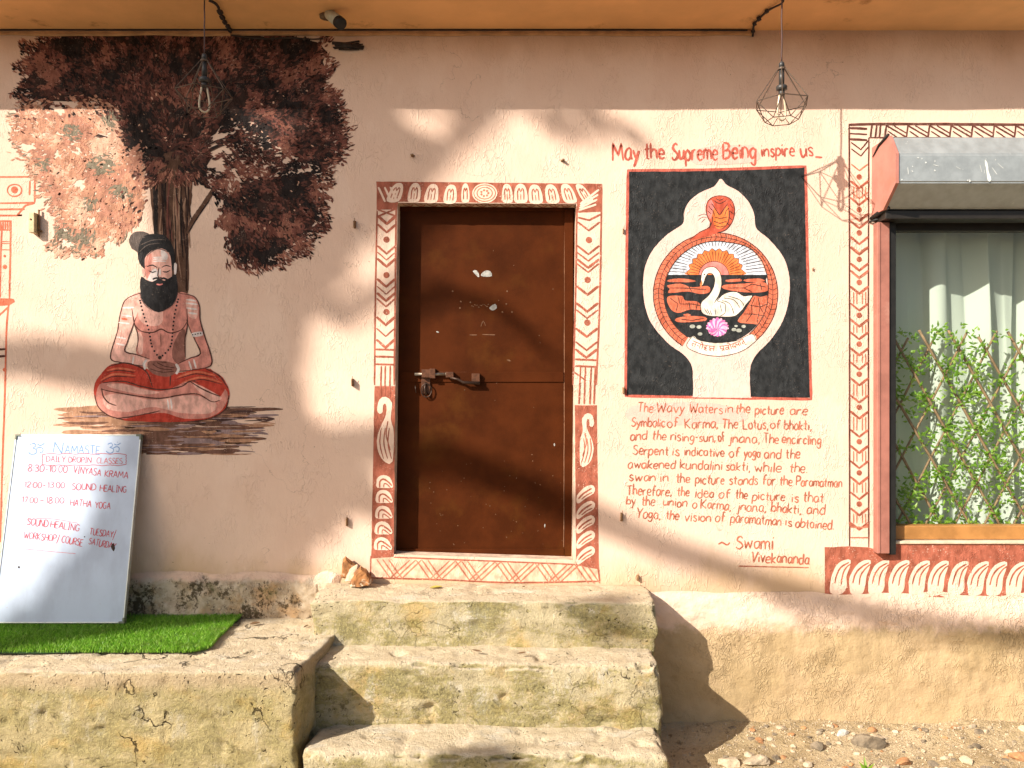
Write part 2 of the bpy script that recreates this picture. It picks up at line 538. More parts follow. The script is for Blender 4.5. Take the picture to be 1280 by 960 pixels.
# brush alphabet: advance | strokes; '~' marks a curved stroke; baseline 0, capital height 1
_G = '''
A .66|0,0 .33,1 .66,0;.12,.36 .55,.36
B .58|0,0 0,1;~0,1 .4,.97 .5,.76 .35,.56 0,.53;~0,.53 .45,.5 .57,.25 .4,.03 0,0
C .58|~.55,.85 .35,1 .12,.87 0,.5 .1,.12 .35,0 .58,.15
D .62|0,0 0,1;~0,1 .38,.95 .61,.55 .5,.15 0,0
E .5|.5,1 0,1 0,0 .52,0;0,.52 .4,.52
F .5|.5,1 0,1 0,0;0,.52 .4,.52
G .64|~.58,.85 .35,1 .1,.85 0,.5 .1,.12 .35,0 .56,.1 .6,.42;.36,.43 .64,.43
H .6|0,0 0,1;.6,0 .6,1;0,.5 .6,.5
I .3|.15,0 .15,1;0,1 .3,1;0,0 .3,0
K .58|0,0 0,1;.55,1 .02,.45 .58,0
L .48|0,1 0,0 .48,.02
M .8|0,0 .08,1 .4,.3 .72,1 .8,0
N .62|0,0 0,1 .6,0 .62,1
O .66|~.33,1 .08,.85 0,.5 .1,.1 .33,0 .56,.1 .66,.5 .56,.88 .33,1
P .54|0,0 0,1;~0,1 .42,.96 .53,.74 .4,.52 0,.46
R .56|0,0 0,1;~0,1 .42,.96 .52,.74 .4,.54 0,.5;.2,.5 .56,0
S .52|~.5,.86 .3,1 .08,.88 .08,.67 .4,.46 .52,.24 .36,.02 .14,.02 0,.16
T .62|0,1 .62,1;.31,1 .31,0
U .58|~0,1 .01,.3 .14,.03 .42,.03 .56,.3 .58,1
V .6|0,1 .3,0 .6,1
W .86|0,1 .2,0 .43,.7 .65,0 .86,1
X .6|0,1 .6,0;.6,1 0,0
Y .6|0,1 .3,.5;.6,1 .3,.5 .28,0
a .48|~.44,.52 .25,.62 .05,.46 .03,.16 .2,.0 .38,.12 .44,.34;.44,.6 .44,.12 .52,0
b .48|0,1 0,0;~0,.4 .25,.6 .46,.42 .46,.16 .25,0 0,.12
c .44|~.42,.5 .25,.62 .04,.46 .03,.16 .2,0 .44,.1
d .5|.46,1 .46,0;~.46,.5 .25,.62 .04,.46 .03,.16 .2,0 .46,.14
e .46|~.04,.32 .42,.34 .38,.56 .22,.62 .05,.48 .03,.16 .22,0 .46,.1
f .4|~.4,.94 .26,1.02 .16,.85 .15,.4 .15,0;0,.58 .36,.58
g .48|~.44,.5 .25,.62 .05,.46 .05,.2 .2,.06 .4,.2 .44,.42;~.45,.6 .46,0 .38,-.3 .18,-.36 .02,-.22
h .46|0,1 0,0;~0,.38 .2,.6 .4,.5 .44,.25 .45,0
i .12|.06,.6 .06,0;.05,.78 .08,.86
j .24|~.2,.6 .2,-.1 .12,-.32 -.02,-.3;.19,.78 .22,.86
k .44|0,1 0,0;.42,.6 .02,.26 .44,0
l .1|.05,1 .05,0
m .7|0,.6 0,0;~0,.38 .16,.6 .3,.5 .33,.25 .33,0;~.33,.38 .5,.6 .64,.5 .68,.25 .69,0
n .46|0,.6 0,0;~0,.38 .2,.6 .38,.52 .43,.25 .44,0
o .46|~.23,.62 .04,.5 .01,.25 .12,.03 .3,.02 .45,.25 .4,.52 .23,.62
p .48|0,.6 0,-.38;~0,.42 .22,.62 .44,.45 .44,.16 .24,0 0,.12
r .36|0,.6 0,0;~0,.36 .14,.58 .36,.58
s .4|~.38,.52 .22,.62 .06,.52 .1,.38 .34,.24 .36,.08 .2,-.01 .02,.1
t .38|.18,.92 .18,.08 .34,0;0,.6 .38,.6
u .48|~0,.6 .02,.14 .16,0 .34,.06 .43,.3;.44,.6 .44,.1 .5,0
v .44|0,.6 .22,0 .44,.6
w .66|0,.6 .17,0 .33,.46 .5,0 .66,.6
y .46|0,.6 .22,.05;~.46,.6 .22,-.1 .1,-.34 -.02,-.36
0 .54|~.27,1 .06,.82 0,.5 .08,.12 .27,0 .46,.14 .54,.5 .46,.86 .27,1
1 .2|0,.8 .15,1 .15,0
2 .52|~.02,.78 .15,.98 .4,.97 .5,.74 .3,.4 0,.02;0,.02 .54,.02
3 .5|~.03,.85 .25,1 .46,.82 .4,.6 .18,.54 .44,.46 .5,.22 .3,0 0,.1
7 .5|0,.98 .5,.98 .18,0
8 .5|~.25,.54 .06,.72 .1,.95 .28,1 .44,.86 .38,.64 .25,.54 .04,.34 .04,.1 .25,0 .48,.12 .46,.36 .25,.54
, .12|.1,.1 .08,0 .0,-.16
. .1|.03,.07 .08,0
- .3|0,.42 .3,.42
: .1|.04,.2 .06,.1;.04,.62 .06,.52
/ .4|0,-.15 .4,1.05
_ .6|0,-.05 .6,-.05
~ .8|~0,.3 .2,.5 .4,.36 .6,.28 .8,.52
'''
GL = {}
for _l in _G.strip().split('\n'):
    _k, _r = _l[0], _l[2:]
    _a, _s = _r.split('|')
    GL[_k] = (float(_a), [(q[0] == '~', [tuple(map(float, p.split(','))) for p in q.lstrip('~').split()]) for q in _s.split(';')])

# ------------------------------------------------------------------ shared materials
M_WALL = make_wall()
M_SLAB = simple('ochre_ceiling_paint', (0.80, 0.44, 0.19), .85, var=.10, scale=2.2, bumpd=.003, bscale=24, spec=.15, stain=(.40, .19, .075), stain_at=(.60, .74), stain_scale=4)
M_REVEAL = simple('reveal_plaster', (0.60, 0.43, 0.32), .9, var=.25, scale=16, bumpd=.005, bscale=45, spec=.1, stain=(.42, .20, .12))
M_ROOM = simple('room_dark', (0.12, 0.10, 0.08), .9)
M_DOOR = simple('brown_door_enamel', (0.062, 0.0145, 0.0030), .6, var=.22, scale=5, bumpd=.006, bscale=4, spec=.06, stain=(.088, .028, .005), stain_at=(.5, .75), stain_scale=3)
M_STEEL = simple('worn_bolt_steel', (0.34, 0.28, 0.22), .38, metal=.8, var=.25, scale=60)
M_BLACK = simple('black_rubber', (0.012, 0.011, 0.010), .6)
M_PINKM = simple('pink_shutter_paint', (0.46, 0.185, 0.145), .55, var=.12, scale=8, spec=.3, stain=(.42, .16, .11), stain_scale=5)
M_GALV = simple('galvanised_grey', (0.36, 0.385, 0.39), .42, metal=.3, var=.12, scale=14, spec=.4, stain=(.62, .63, .61), stain_at=(.68, .74), stain_scale=26)
M_FRAME = simple('black_window_frame', (0.022, 0.018, 0.015), .4)
M_WOOD = simple('orange_wood_sash', (0.40, 0.185, 0.055), .45, var=.2, scale=7, bumpd=.001, spec=.4)
M_GLASS = make_glass('window_glass', (.93, .96, .94), ior=1.33)

# ------------------------------------------------------------------ house
house = empty('house', (0, 0, 0), 'peach plastered house front with painted murals, a brown door and a shuttered window', 'house')
ZT = CZ + 1.84
door_hole = [wp(497, 253.5), wp(720.5, 255), wp(716, 700), wp(491.5, 693)]
WX0, WX1, WZ0, WZ1 = 1.952, 4.05, CZ - .817, CZ + .862
win_hole = [Vector((WX0, 0, WZ1)), Vector((WX1, 0, WZ1)), Vector((WX1, 0, WZ0)), Vector((WX0, 0, WZ0))]
outer = [Vector((-4.7, 0, -.12)), Vector((4.7, 0, -.12)), Vector((4.7, 0, ZT)), Vector((-4.7, 0, ZT))]
loops = [outer, door_hole, win_hole]
pts = [p for l in loops for p in l]
tris = tessellate_polygon([[Vector((p.x, p.z, 0)) for p in l] for l in loops])
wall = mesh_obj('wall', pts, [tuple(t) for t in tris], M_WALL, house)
bm = bmesh.new(); bm.from_mesh(wall.data)
for f in bm.faces:
    if f.normal.y > 0: f.normal_flip()
bm.to_mesh(wall.data); bm.free()

for hole, dep, nm in ((door_hole, .16, 'door_reveal'), (win_hole, .16, 'window_reveal')):
    b = MB()
    n = len(hole)
    vs = [Vector((p.x, .0, p.z)) for p in hole] + [Vector((p.x, dep, p.z)) for p in hole]
    b.add(vs, [(i, (i + 1) % n, n + (i + 1) % n, n + i) for i in range(n)])
    b.build(nm, M_REVEAL, house)

# room behind the window
b = MB()
x0, x1, y0, y1, z0, z1 = 1.3, 4.5, .17, 2.6, .25, 3.3
b.add([(x0, y0, z0), (x1, y0, z0), (x1, y1, z0), (x0, y1, z0), (x0, y0, z1), (x1, y0, z1), (x1, y1, z1), (x0, y1, z1)],
      [(0, 1, 2, 3), (4, 7, 6, 5), (3, 2, 6, 7), (0, 3, 7, 4), (1, 5, 6, 2)])
b.build('interior', M_ROOM, house)

# roof slab with a slightly wavering drip edge
b = MB()
xs = [-4.7 + .1 * i for i in range(95)]
prof = []
for x in xs:
    e = .425 + .006 * noise.noise((x * 2.1, 0, 0)) + .004 * noise.noise((x * 7, 3, 0))
    prof.append([(x, .3, ZT), (x, -e, ZT + .004 * noise.noise((x * 3, 1, 1))), (x, -e - .005, ZT + .13), (x, .3, ZT + .13)])
vs = [p for q in prof for p in q]
fs = []
for i in range(len(xs) - 1):
    for j in range(4):
        fs.append((4 * i + j, 4 * i + (j + 1) % 4, 4 * i + 4 + (j + 1) % 4, 4 * i + 4 + j))
b.add(vs, fs)
b.build('roof_slab', M_SLAB, house)
b = MB()
xe = (945 - 640) / 240
vs, fs = [], []
xs = [-4.6 + .05 * i for i in range(int((xe + 4.6) / .05) + 1)]
for x in xs:
    w = .003 * noise.noise((x * 4, 0, 5))
    vs += [(x, -.002, ZT - .003), (x, -.014 + w, ZT - .004), (x, -.015 + w, ZT - .024 + w), (x, -.002, ZT - .030 + 2 * w)]
for i in range(len(xs) - 1):
    for j in range(3): fs.append((4 * i + j, 4 * i + j + 1, 4 * i + 5 + j, 4 * i + 4 + j))
b.add(vs, fs)
b.build('cornice_strip', simple('cornice_plaster', (.50, .27, .13), .9, var=.2, scale=12, bumpd=.003), house)

# ------------------------------------------------------------------ rough plinth along the foot of the wall
def make_plinth_mat():
    m, nt, bs = new_mat('plinth_plaster')
    x = nd(nt, 'ShaderNodeSeparateXYZ', {0: nd(nt, 'ShaderNodeNewGeometry').outputs['Position']})
    right = ramp(nt, x.outputs[0], -1.05, -.9)
    big = noi(nt, pos(nt), 2.6, 5, .62); med = noi(nt, pos(nt), 14, 5, .7); fine = noi(nt, pos(nt), 60, 4, .7)
    cr = mix(nt, ramp(nt, big, .35, .65), (0.51, 0.365, 0.21), (0.42, 0.30, 0.16))
    cr = mix(nt, ramp(nt, med, .56, .72, 0, .5), cr, (0.32, 0.22, 0.10))
    top = mathn(nt, 'ADD', ramp(nt, x.outputs[2], .36, .62), mathn(nt, 'MULTIPLY_ADD', med, .9, -.45))
    cr = mix(nt, ramp(nt, top, .35, .85), cr, (0.80, 0.58, 0.44))
    cl = mix(nt, ramp(nt, med, .35, .65), (0.60, 0.49, 0.37), (0.40, 0.30, 0.20))
    cl = mix(nt, ramp(nt, noi(nt, pos(nt), 6, 5, .65), .50, .66, 0, .6), cl, (0.56, 0.33, 0.15))
    dkm = mathn(nt, 'ADD', mathn(nt, 'MULTIPLY', noi(nt, pos(nt, (1, 1, .8), (4, 4, 4)), 9, 6, .75), .7), mathn(nt, 'MULTIPLY', fine, .34))
    cl = mix(nt, ramp(nt, dkm, .525, .60, 0, .9), cl, (0.07, 0.048, 0.024))
    cl = mix(nt, ramp(nt, noi(nt, pos(nt, (1, 1, 1), (1, 7, 4)), 8, 5, .65), .56, .7, 0, .5), cl, (0.20, 0.19, 0.08))
    topl = mathn(nt, 'ADD', ramp(nt, x.outputs[2], .70, .79), mathn(nt, 'MULTIPLY_ADD', med, .9, -.45))
    cl = mix(nt, ramp(nt, topl, .5, .9), cl, (0.74, 0.52, 0.385))
    c = mix(nt, right, cl, cr)
    nt.links.new(c, bs.inputs['Base Color'])
    bs.inputs['Roughness'].default_value = .92
    bs.inputs['Specular IOR Level'].default_value = .12
    a = noi(nt, pos(nt, (1, 1, .6)), 40, 2, .5, 1.0)
    rid = ramp(nt, mathn(nt, 'ABSOLUTE', mathn(nt, 'SUBTRACT', a, .5)), .07, 0)
    h = mathn(nt, 'ADD', mathn(nt, 'MULTIPLY', rid, mathn(nt, 'MULTIPLY', ramp(nt, noi(nt, pos(nt, (1, 1, 1), (7, 7, 7)), 4, 3), .42, .62), .55)), mathn(nt, 'MULTIPLY', fine, .7))
    h = mathn(nt, 'ADD', h, mathn(nt, 'MULTIPLY', med, 1.0))
    nt.links.new(bump(nt, h, .85, .007), bs.inputs['Normal'])
    return m


def plinth_t(x, v):
    left = 1 - smoothstep(-1.1, -.9, x)
    z = v
    edge = smoothstep(0, .055 + .12 * (1 - left), v)
    t = .003 + edge * (.016 + .018 * left)
    t += .02 * smoothstep(.75, 1.0, v)
    rough = (.010 + .012 * left) * smoothstep(0, .05, v)
    t += rough * fbm((x, v * .9, 0), 7, 4) + .004 * smoothstep(0, .05, v) * noise.noise((x * 40, v * 34, 0))
    if left > .5:
        c = noise.noise((x * 16, v * 22, 5))
        if c > .32: t -= .014 * (c - .32) / .3
    return max(.002 + .002 * noise.noise((x * 11, v * 11, 2)), t)


vs, fs = [], []
NX, NV = 620, 60
for i in range(NX + 1):
    x = -4.4 + 8.8 * i / NX
    top = (.985 if x < -1 else 1.09) + .018 * fbm((x, 0, 3), 3.1, 4)
    if -1.05 < x < -.85: top += 0
    for j in range(NV + 1):
        v = (j / NV) ** 1.25
        h = top + v * (1.86 - top)
        vs.append((x, -plinth_t(x, v), CZ - h))
for i in range(NX):
    for j in range(NV):
        a = i * (NV + 1) + j
        fs.append((a, a + 1, a + NV + 2, a + NV + 1))
mesh_obj('plinth', vs, fs, make_plinth_mat(), house, smooth=True)

# ------------------------------------------------------------------ door
TD = -.095
door = mesh_obj('door', *(lambda q: (q.v, q.f))((lambda q: (q.box((-.70, .095, CZ - .93), (.40, .125, CZ + .97)), q)[1])(MB())), M_DOOR, house)
tag(door, 'brown enamelled sheet metal door with a sliding bolt')


def dp(px, py, o=0.0):
    return wp(px, py, TD + o)


b = MB()
def bar(x0, y0, x1, y1, th, m=0, o=.0005, bev=.0015, t=None):
    a, c = dp(x0, y0), dp(x1, y1)
    b.box((min(a.x, c.x), .095 - o - th, min(a.z, c.z)), (max(a.x, c.x), .095 - o, max(a.z, c.z)), m, bev)
bar(705.5, 262, 716, 697, .012)           # hinge stile
bar(500, 685.5, 705, 700, .010)           # bottom rail
bar(500, 465, 704.5, 477.5, .006)        # middle rail
bar(497, 250, 705, 264, .010)            # top rail
b.build('door_rail', M_DOOR, door)
sk = Sketch(lambda x, y, o: dp(x, y, o), .0008)
white = paint('chalk_white', (.36, .35, .32), .3, .7)
seam = paint('seam_scuff', (.33, .17, .10), .2, .6)
scuff = paint('pale_scuff', (.17, .085, .045), .2, .7)
sk.fill([(591, 339), (596, 338), (599, 345), (597, 346)], white); sk.fill([(602, 342), (607, 338), (613, 339), (615, 345), (608, 346), (602, 345)], white)
sk.fill([(613, 383), (619, 380), (621, 385), (616, 388), (612, 386)], white)
sk.dab(636, 450.5, 6, 2.2, .3, scuff); sk.dab(547, 415, 4, 2, .4, white); sk.dab(693, 556, 2, 4, 0, white); sk.dab(681, 657, 1.5, 5, .1, white)
for i in range(13): sk.dab(590 + i * 1.7, 382 + R.uniform(-2, 2), R.uniform(1, 3), 1.2, R.uniform(-.4, .4), scuff)
for (x, y) in ((575, 385), (576, 377), (634, 364), (633, 380), (640, 390), (566, 364), (628, 390), (588, 378)): sk.dab(x, y, 2.4, 2.4, .6, scuff)
sk.line([(587, 418.5), (596, 418.8)], scuff, 1.0); sk.line([(603, 418), (619, 418.6)], scuff, 1.0); sk.line([(601, 408), (604, 401), (607, 407)], scuff, .7)
for i in range(60):
    sk.dab(R.uniform(535, 703), R.uniform(575, 683) if i < 42 else R.uniform(290, 680), R.uniform(.8, 2.0), R.uniform(.6, 1.3), R.uniform(0, 3), scuff)
for y in (465.6, 476.8): sk.line([(536, y - .4), (620, y), (703, y + .2)], seam, .9)
sk.line([(508, 686.5), (600, 687), (704, 687.5)], seam, .9); sk.line([(560, 691), (640, 692), (700, 692.5)], seam, .8)
sk.line([(705.6, 290), (705.3, 480), (704.6, 684)], seam, .7)
sk.build('scratch_marks', door)

# sliding bolt with hasp plate, swinging handle and hanging padlock eye
b = MB()
o = .014
b.tube([dp(518.5, 467.8, .024), dp(557, 467.6, .024)], .0082, 12)
b.tube([dp(557, 467.6, .024), dp(560, 467.6, .024)], .0098, 12)
b.build('bolt_rod', M_STEEL, door, True)
b = MB()
def pl(x0, y0, x1, y1, d0, d1, bev=.002):
    a, c = dp(x0, y0), dp(x1, y1)
    b = MB()
    b.box((min(a.x, c.x), .095 - d1, min(a.z, c.z)), (max(a.x, c.x), .095 - d0, max(a.z, c.z)), 0, bev)
    b.build('bolt_bracket', M_BRKT, door)
M_BRKT = simple('rusty_bolt_bracket', (.11, .042, .020), .5, metal=.35, var=.3, scale=60)
pl(528, 462, 545, 472, .001, .036)
pl(538, 461, 545, 473, .001, .040)
pl(558, 465, 567.5, 472, .001, .036)
pl(527, 471, 538, 492, .001, .010)
pl(564, 466, 600, 472, .001, .005)
pl(590, 467, 600, 479, .005, .030)
b = MB()
b.tube([dp(563, 472, .030), dp(572, 474, .034), dp(579, 478, .034), dp(600, 479, .030)], [.006, .006, .008, .009], 10)
pts_ = [dp(533 + 6.5 * math.cos(a), 488 + 8.5 * math.sin(a), .018) for a in [math.pi * 2 * i / 16 for i in range(17)]]
b.tube(pts_, .0032, 8)
b.tube([dp(532, 478, .012), dp(531, 486, .024), dp(533, 494, .018)], .006, 8)
b.tube([dp(519, 482, .016), dp(520, 491, .016)], .003, 8)
b.build('bolt_handle', simple('dark_bolt_handle', (.055, .03, .02), .45, metal=.5), door, True)

# ------------------------------------------------------------------ window
b = MB()
y0 = .035
def fr(x0, x1, z0, z1, ya, yb, bev=.003): b.box((x0, ya, z0), (x1, yb, z1), 0, bev)
fr(WX0 + .002, WX0 + .036, WZ0 + .002, WZ1 - .002, .030, .085)
fr(WX1 - .05, WX1 - .002, WZ0 + .002, WZ1 - .002, .030, .085)
fr(WX0 + .038, WX1 - .052, WZ1 - .06, WZ1 - .002, .030, .085)
fr(2.985, 3.035, WZ0 + .084, WZ1 - .062, .032, .083)
window = b.build('window', M_FRAME, house)
tag(window, 'black framed window behind glass with a white curtain')
b = MB()
b.box((WX0 + .037, .024, WZ0 + .002), (WX1 - .052, .09, WZ0 + .075), 0, .006)
b.box((WX0 + .0365, .040, WZ0 + .077), (WX0 + .041, .07, WZ1 - .064), 0, .001)
b.build('wooden_sash', M_WOOD, window)
b = MB()
b.box((WX0 + .001, -.012, WZ0 - .014), (WX1 - .001, .1, WZ0 + .0005), 0, .004)
b.build('window_sill', simple('lime_sill', (.62, .50, .36), .9, var=.15, scale=15, bumpd=.003), window)
b = MB()
b.add([(WX0 + .042, .058, WZ0 + .078), (WX1 - .053, .058, WZ0 + .078), (WX1 - .053, .058, WZ1 - .063), (WX0 + .042, .058, WZ1 - .063)], [(0, 1, 2, 3)])
b.build('pane', M_GLASS, window)

# rolling shutter: octagonal housing, end cap and guide rail
shutter = tag(MB().build('roller_shutter', [], house), 'rolled-up metal shutter in a grey housing over the window') if False else None
SX0, SX1 = 1.875, 4.15
prof = [(.002, 1.222), (.187, 1.226), (.252, 1.122), (.252, .985), (.125, .885), (.002, .88)]
b = MB()
b.prism(prof, lambda x, p: Vector((x, -p[0], CZ + p[1])), SX0 + .012, SX1)
shutter = b.build('roller_shutter', [M_GALV], house)
tag(shutter, 'rolled-up shutter in a scratched grey metal housing')
bm = bmesh.new(); bm.from_mesh(shutter.data); bmesh.ops.recalc_face_normals(bm, faces=bm.faces)
bmesh.ops.bevel(bm, geom=[e for e in bm.edges if abs(e.verts[0].co.x - e.verts[1].co.x) > 1], offset=.006, segments=2, affect='EDGES'); bm.to_mesh(shutter.data); bm.free()
sk = Sketch(lambda x, y, o: wp(x, y, .2535 + o), .0006)
CHALK = simple('pale_scratch', (.66, .67, .64), .7)
sk.fill([(1231, 200), (1234, 203), (1236, 214), (1239, 225), (1235, 226), (1233, 214)], CHALK, True, .4, 2)
for i in range(20): sk.dab(1124 + 260 * R.random() ** 1.3, R.uniform(195, 227), R.uniform(.8, 3), R.uniform(.7, 2.2), R.uniform(0, 3), CHALK)
for i in range(9):
    x = R.uniform(1125, 1330); y = R.uniform(195, 220); sk.line([(x, y), (x + R.uniform(-6, 8), y + R.uniform(2, 9))], CHALK, .7)
sk.build('scratch_marks', shutter)
b = MB()
prof2 = [(.002, 1.228), (.190, 1.233), (.258, 1.126), (.258, .980), (.128, .878), (.002, .874)]
b.prism(prof2, lambda x, p: Vector((x, -p[0], CZ + p[1])), SX0 - .004, SX0 + .0115)
b.build('end_cap', M_PINKM, shutter)
b = MB()
b.tube([Vector((SX0 - .008, -.02, CZ + 1.175)), Vector((SX0 - .008, -.09, CZ + 1.215)), Vector((SX0 - .006, -.186, CZ + 1.238))], [.002, .006, .008], 8)
b.build('black_sealant', M_BLACK, shutter, True)
b = MB()
b.tube([Vector((SX0 - .006, -.0, CZ + .86)), Vector((SX0 + .004, -.06, CZ + .875)), Vector((SX0 + .02, -.14, CZ + .885))], [.010, .013, .007], 8)
b.tube([Vector((SX0 - .02, -.004, CZ + .842)), Vector((SX0 + .01, -.03, CZ + .85)), Vector((SX0 + .07, -.05, CZ + .852))], [.004, .008, .004], 8)
b.build('black_sealant', M_BLACK, shutter, True)
b = MB()
b.box((SX0 + .014, -.115, CZ + .835), (SX1, -.004, CZ + .878), 0, .004)
b.build('slat_bottom_bar', M_FRAME, shutter)
b = MB()
b.box((SX0 + .002, -.052, CZ - .872), (SX0 + .066, -.003, CZ + .832), 0, .004)
b.box((SX0 + .008, -.056, CZ - .868), (SX0 + .016, -.0525, CZ + .83), 0, .001)
b.build('guide_rail', simple('shaded_pink_rail', (.34, .135, .10), .6, var=.15, scale=9, stain=(.45, .21, .16), stain_scale=7), shutter)  # the cap's pink made darker, its weaker light put into the colour
b = MB()
b.box((SX0 + .0675, -.040, CZ - .880), (SX0 + .104, -.003, CZ + .83), 0, .002)
b.build('guide_channel', M_BLACK, shutter)

# ------------------------------------------------------------------ ground
def make_ground_mat():
    m, nt, bs = new_mat('dusty_earth')
    big = noi(nt, pos(nt), 1.7, 5, .6); med = noi(nt, pos(nt), 12, 5, .68); fine = noi(nt, pos(nt), 75, 4, .7)
    c = mix(nt, ramp(nt, med, .32, .7), (.50, .38, .22), (.36, .265, .145))
    c = mix(nt, ramp(nt, big, .45, .65), c, (.54, .42, .26))
    c = mix(nt, ramp(nt, noi(nt, pos(nt, (1, 1, 1), (3, 3, 3)), 26, 5, .7), .56, .66, 0, .8), c, (.19, .135, .075))
    c = mix(nt, ramp(nt, fine, .6, .72, 0, .6), c, (.62, .53, .40))
    nt.links.new(c, bs.inputs['Base Color']); bs.inputs['Roughness'].default_value = .95
    bs.inputs['Specular IOR Level'].default_value = .1
    nt.links.new(bump(nt, mathn(nt, 'ADD', fine, med), .9, .016), bs.inputs['Normal'])
    return m


def axis(lo, hi, step, far):
    a, s, x = [], step, hi
    core = [lo + step * i for i in range(int((hi - lo) / step) + 1)]
    up, x, s = [], core[-1], step
    while x < far: s *= 1.35; x += s; up.append(x)
    dn, x, s = [], core[0], step
    while x > -far: s *= 1.35; x -= s; dn.append(x)
    return dn[::-1] + core + up


def ground_z(x, y):
    d = max(0, -y)
    n = smoothstep(3.5, .8, d)
    z = .022 * fbm((x, y, 0), 2.3, 3) * n + .010 * fbm((x, y, 4), 11, 3) * n + .004 * noise.noise((x * 37, y * 37, 1)) * n
    z += .035 * (1 - smoothstep(0, .30, d)) * n
    if y > .05: z = -.02
    return z - .012


xs, ys = axis(-3.2, 3.4, .022, 70), axis(-1.4, .05, .022, 70)
vs = [(x, y, ground_z(x, y)) for x in xs for y in ys]
ny = len(ys)
fs = [(i * ny + j, (i + 1) * ny + j, (i + 1) * ny + j + 1, i * ny + j + 1) for i in range(len(xs) - 1) for j in range(ny - 1)]
ground = mesh_obj('ground', vs, fs, make_ground_mat(), smooth=True)
tag(ground, 'dusty bare earth at the foot of the wall', 'ground', kind='structure')


# ------------------------------------------------------------------ steps and ledge
def block(name, lo, hi, res, rad, amp, seed, mat_, parent=None, warp=None, chip=.02):
    (x0, y0, z0), (x1, y1, z1) = lo, hi
    dims = (x1 - x0, y1 - y0, z1 - z0)
    n = [max(2, round(d / res)) for d in dims]
    idx, vs, fs = {}, [], []

    def vid(i, j, k):
        key = (i, j, k)
        if key not in idx:
            idx[key] = len(vs)
            vs.append(Vector((x0 + dims[0] * i / n[0], y0 + dims[1] * j / n[1], z0 + dims[2] * k / n[2])))
        return idx[key]
    for i in range(n[0]):
        for j in range(n[1]):
            fs.append((vid(i, j, 0), vid(i, j + 1, 0), vid(i + 1, j + 1, 0), vid(i + 1, j, 0)))
            fs.append((vid(i, j, n[2]), vid(i + 1, j, n[2]), vid(i + 1, j + 1, n[2]), vid(i, j + 1, n[2])))
    for i in range(n[0]):
        for k in range(n[2]):
            fs.append((vid(i, 0, k), vid(i + 1, 0, k), vid(i + 1, 0, k + 1), vid(i, 0, k + 1)))
            fs.append((vid(i, n[1], k), vid(i, n[1], k + 1), vid(i + 1, n[1], k + 1), vid(i + 1, n[1], k)))
    for j in range(n[1]):
        for k in range(n[2]):
            fs.append((vid(0, j, k), vid(0, j, k + 1), vid(0, j + 1, k + 1), vid(0, j + 1, k)))
            fs.append((vid(n[0], j, k), vid(n[0], j + 1, k), vid(n[0], j + 1, k + 1), vid(n[0], j, k + 1)))
    out = []
    for p in vs:
        r = rad * (1 + .55 * noise.noise((p.x * 5 + seed, p.y * 5, p.z * 5)))
        q = Vector((min(max(p.x, x0 + r), x1 - r), min(max(p.y, y0 + r), y1 - r), min(max(p.z, z0 + r), z1 - r)))
        d = p - q
        nz = sum(abs(c) > r * .35 for c in d)
        nrm = d.normalized() if d.length > 1e-9 else Vector((0, 0, 1))
        p2 = q + nrm * min(r, d.length)
        e = fbm((p.x + seed, p.y, p.z), 3.0, 3) * amp + fbm((p.x, p.y + seed, p.z), 16, 3) * amp * .7
        if nz > 1:
            c = noise.noise((p.x * 9 + seed * 3, p.y * 9, p.z * 9)) + .5 * noise.noise((p.x * 24, p.y * 24, p.z * 24 + seed))
            if c > .1: e -= chip * min(1, (c - .1) * 1.8)
        c = noise.noise((p.x * 12, p.y * 12 + seed * 2, p.z * 17))
        if c > .36: e -= amp * 2.6 * (c - .36) / .3
        p2 = p2 + nrm * e
        if warp: p2 = warp(p2)
        out.append(p2)
    o = mesh_obj(name, out, fs, mat_, parent, smooth=True)
    return o


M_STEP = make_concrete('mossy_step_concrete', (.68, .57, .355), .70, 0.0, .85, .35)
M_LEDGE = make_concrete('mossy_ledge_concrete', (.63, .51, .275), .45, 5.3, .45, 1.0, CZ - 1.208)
steps = empty('concrete_steps', (-.1, -.45, 0), 'three worn mossy concrete steps rising to the brown door', 'steps')
def w1(p): return Vector((p.x + .03 * fbm((p.z * 4, p.y * 3, 1), 1, 3) * smoothstep(0, .6, abs(p.x)), p.y + .012 * fbm((p.x * 2.2, p.z * 9, 3), 1, 4) * .8, p.z - .012 * smoothstep(-.9, .7, p.x) - .010 * smoothstep(-.05, -.33, p.y) + .006 * fbm((p.x * 2.5, p.y * 7, 8), 1, 4)))
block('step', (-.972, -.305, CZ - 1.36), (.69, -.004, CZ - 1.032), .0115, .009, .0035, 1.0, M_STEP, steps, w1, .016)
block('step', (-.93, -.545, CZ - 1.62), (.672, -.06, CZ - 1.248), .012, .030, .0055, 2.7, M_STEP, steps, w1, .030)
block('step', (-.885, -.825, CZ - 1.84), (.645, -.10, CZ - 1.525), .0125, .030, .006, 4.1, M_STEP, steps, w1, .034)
def wl(p):
    q = Vector(p)
    if q.x > -1.5:
        k = smoothstep(-1.5, -.86, q.x)
        q.x += k * (.035 - .055 * smoothstep(-.30, -.80, q.y)) + k * .016 * fbm((q.y * 9, q.z * 9, 2), 1, 3)
    q.y += .008 * fbm((q.x * 2, q.z * 5, 6), 1, 4)
    q.z -= .004 * smoothstep(-.1, -.7, q.y)
    return q
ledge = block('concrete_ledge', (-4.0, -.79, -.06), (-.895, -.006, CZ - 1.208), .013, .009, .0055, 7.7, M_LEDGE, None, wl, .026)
tag(ledge, 'long mossy concrete ledge left of the steps carrying the whiteboard', 'ledge')

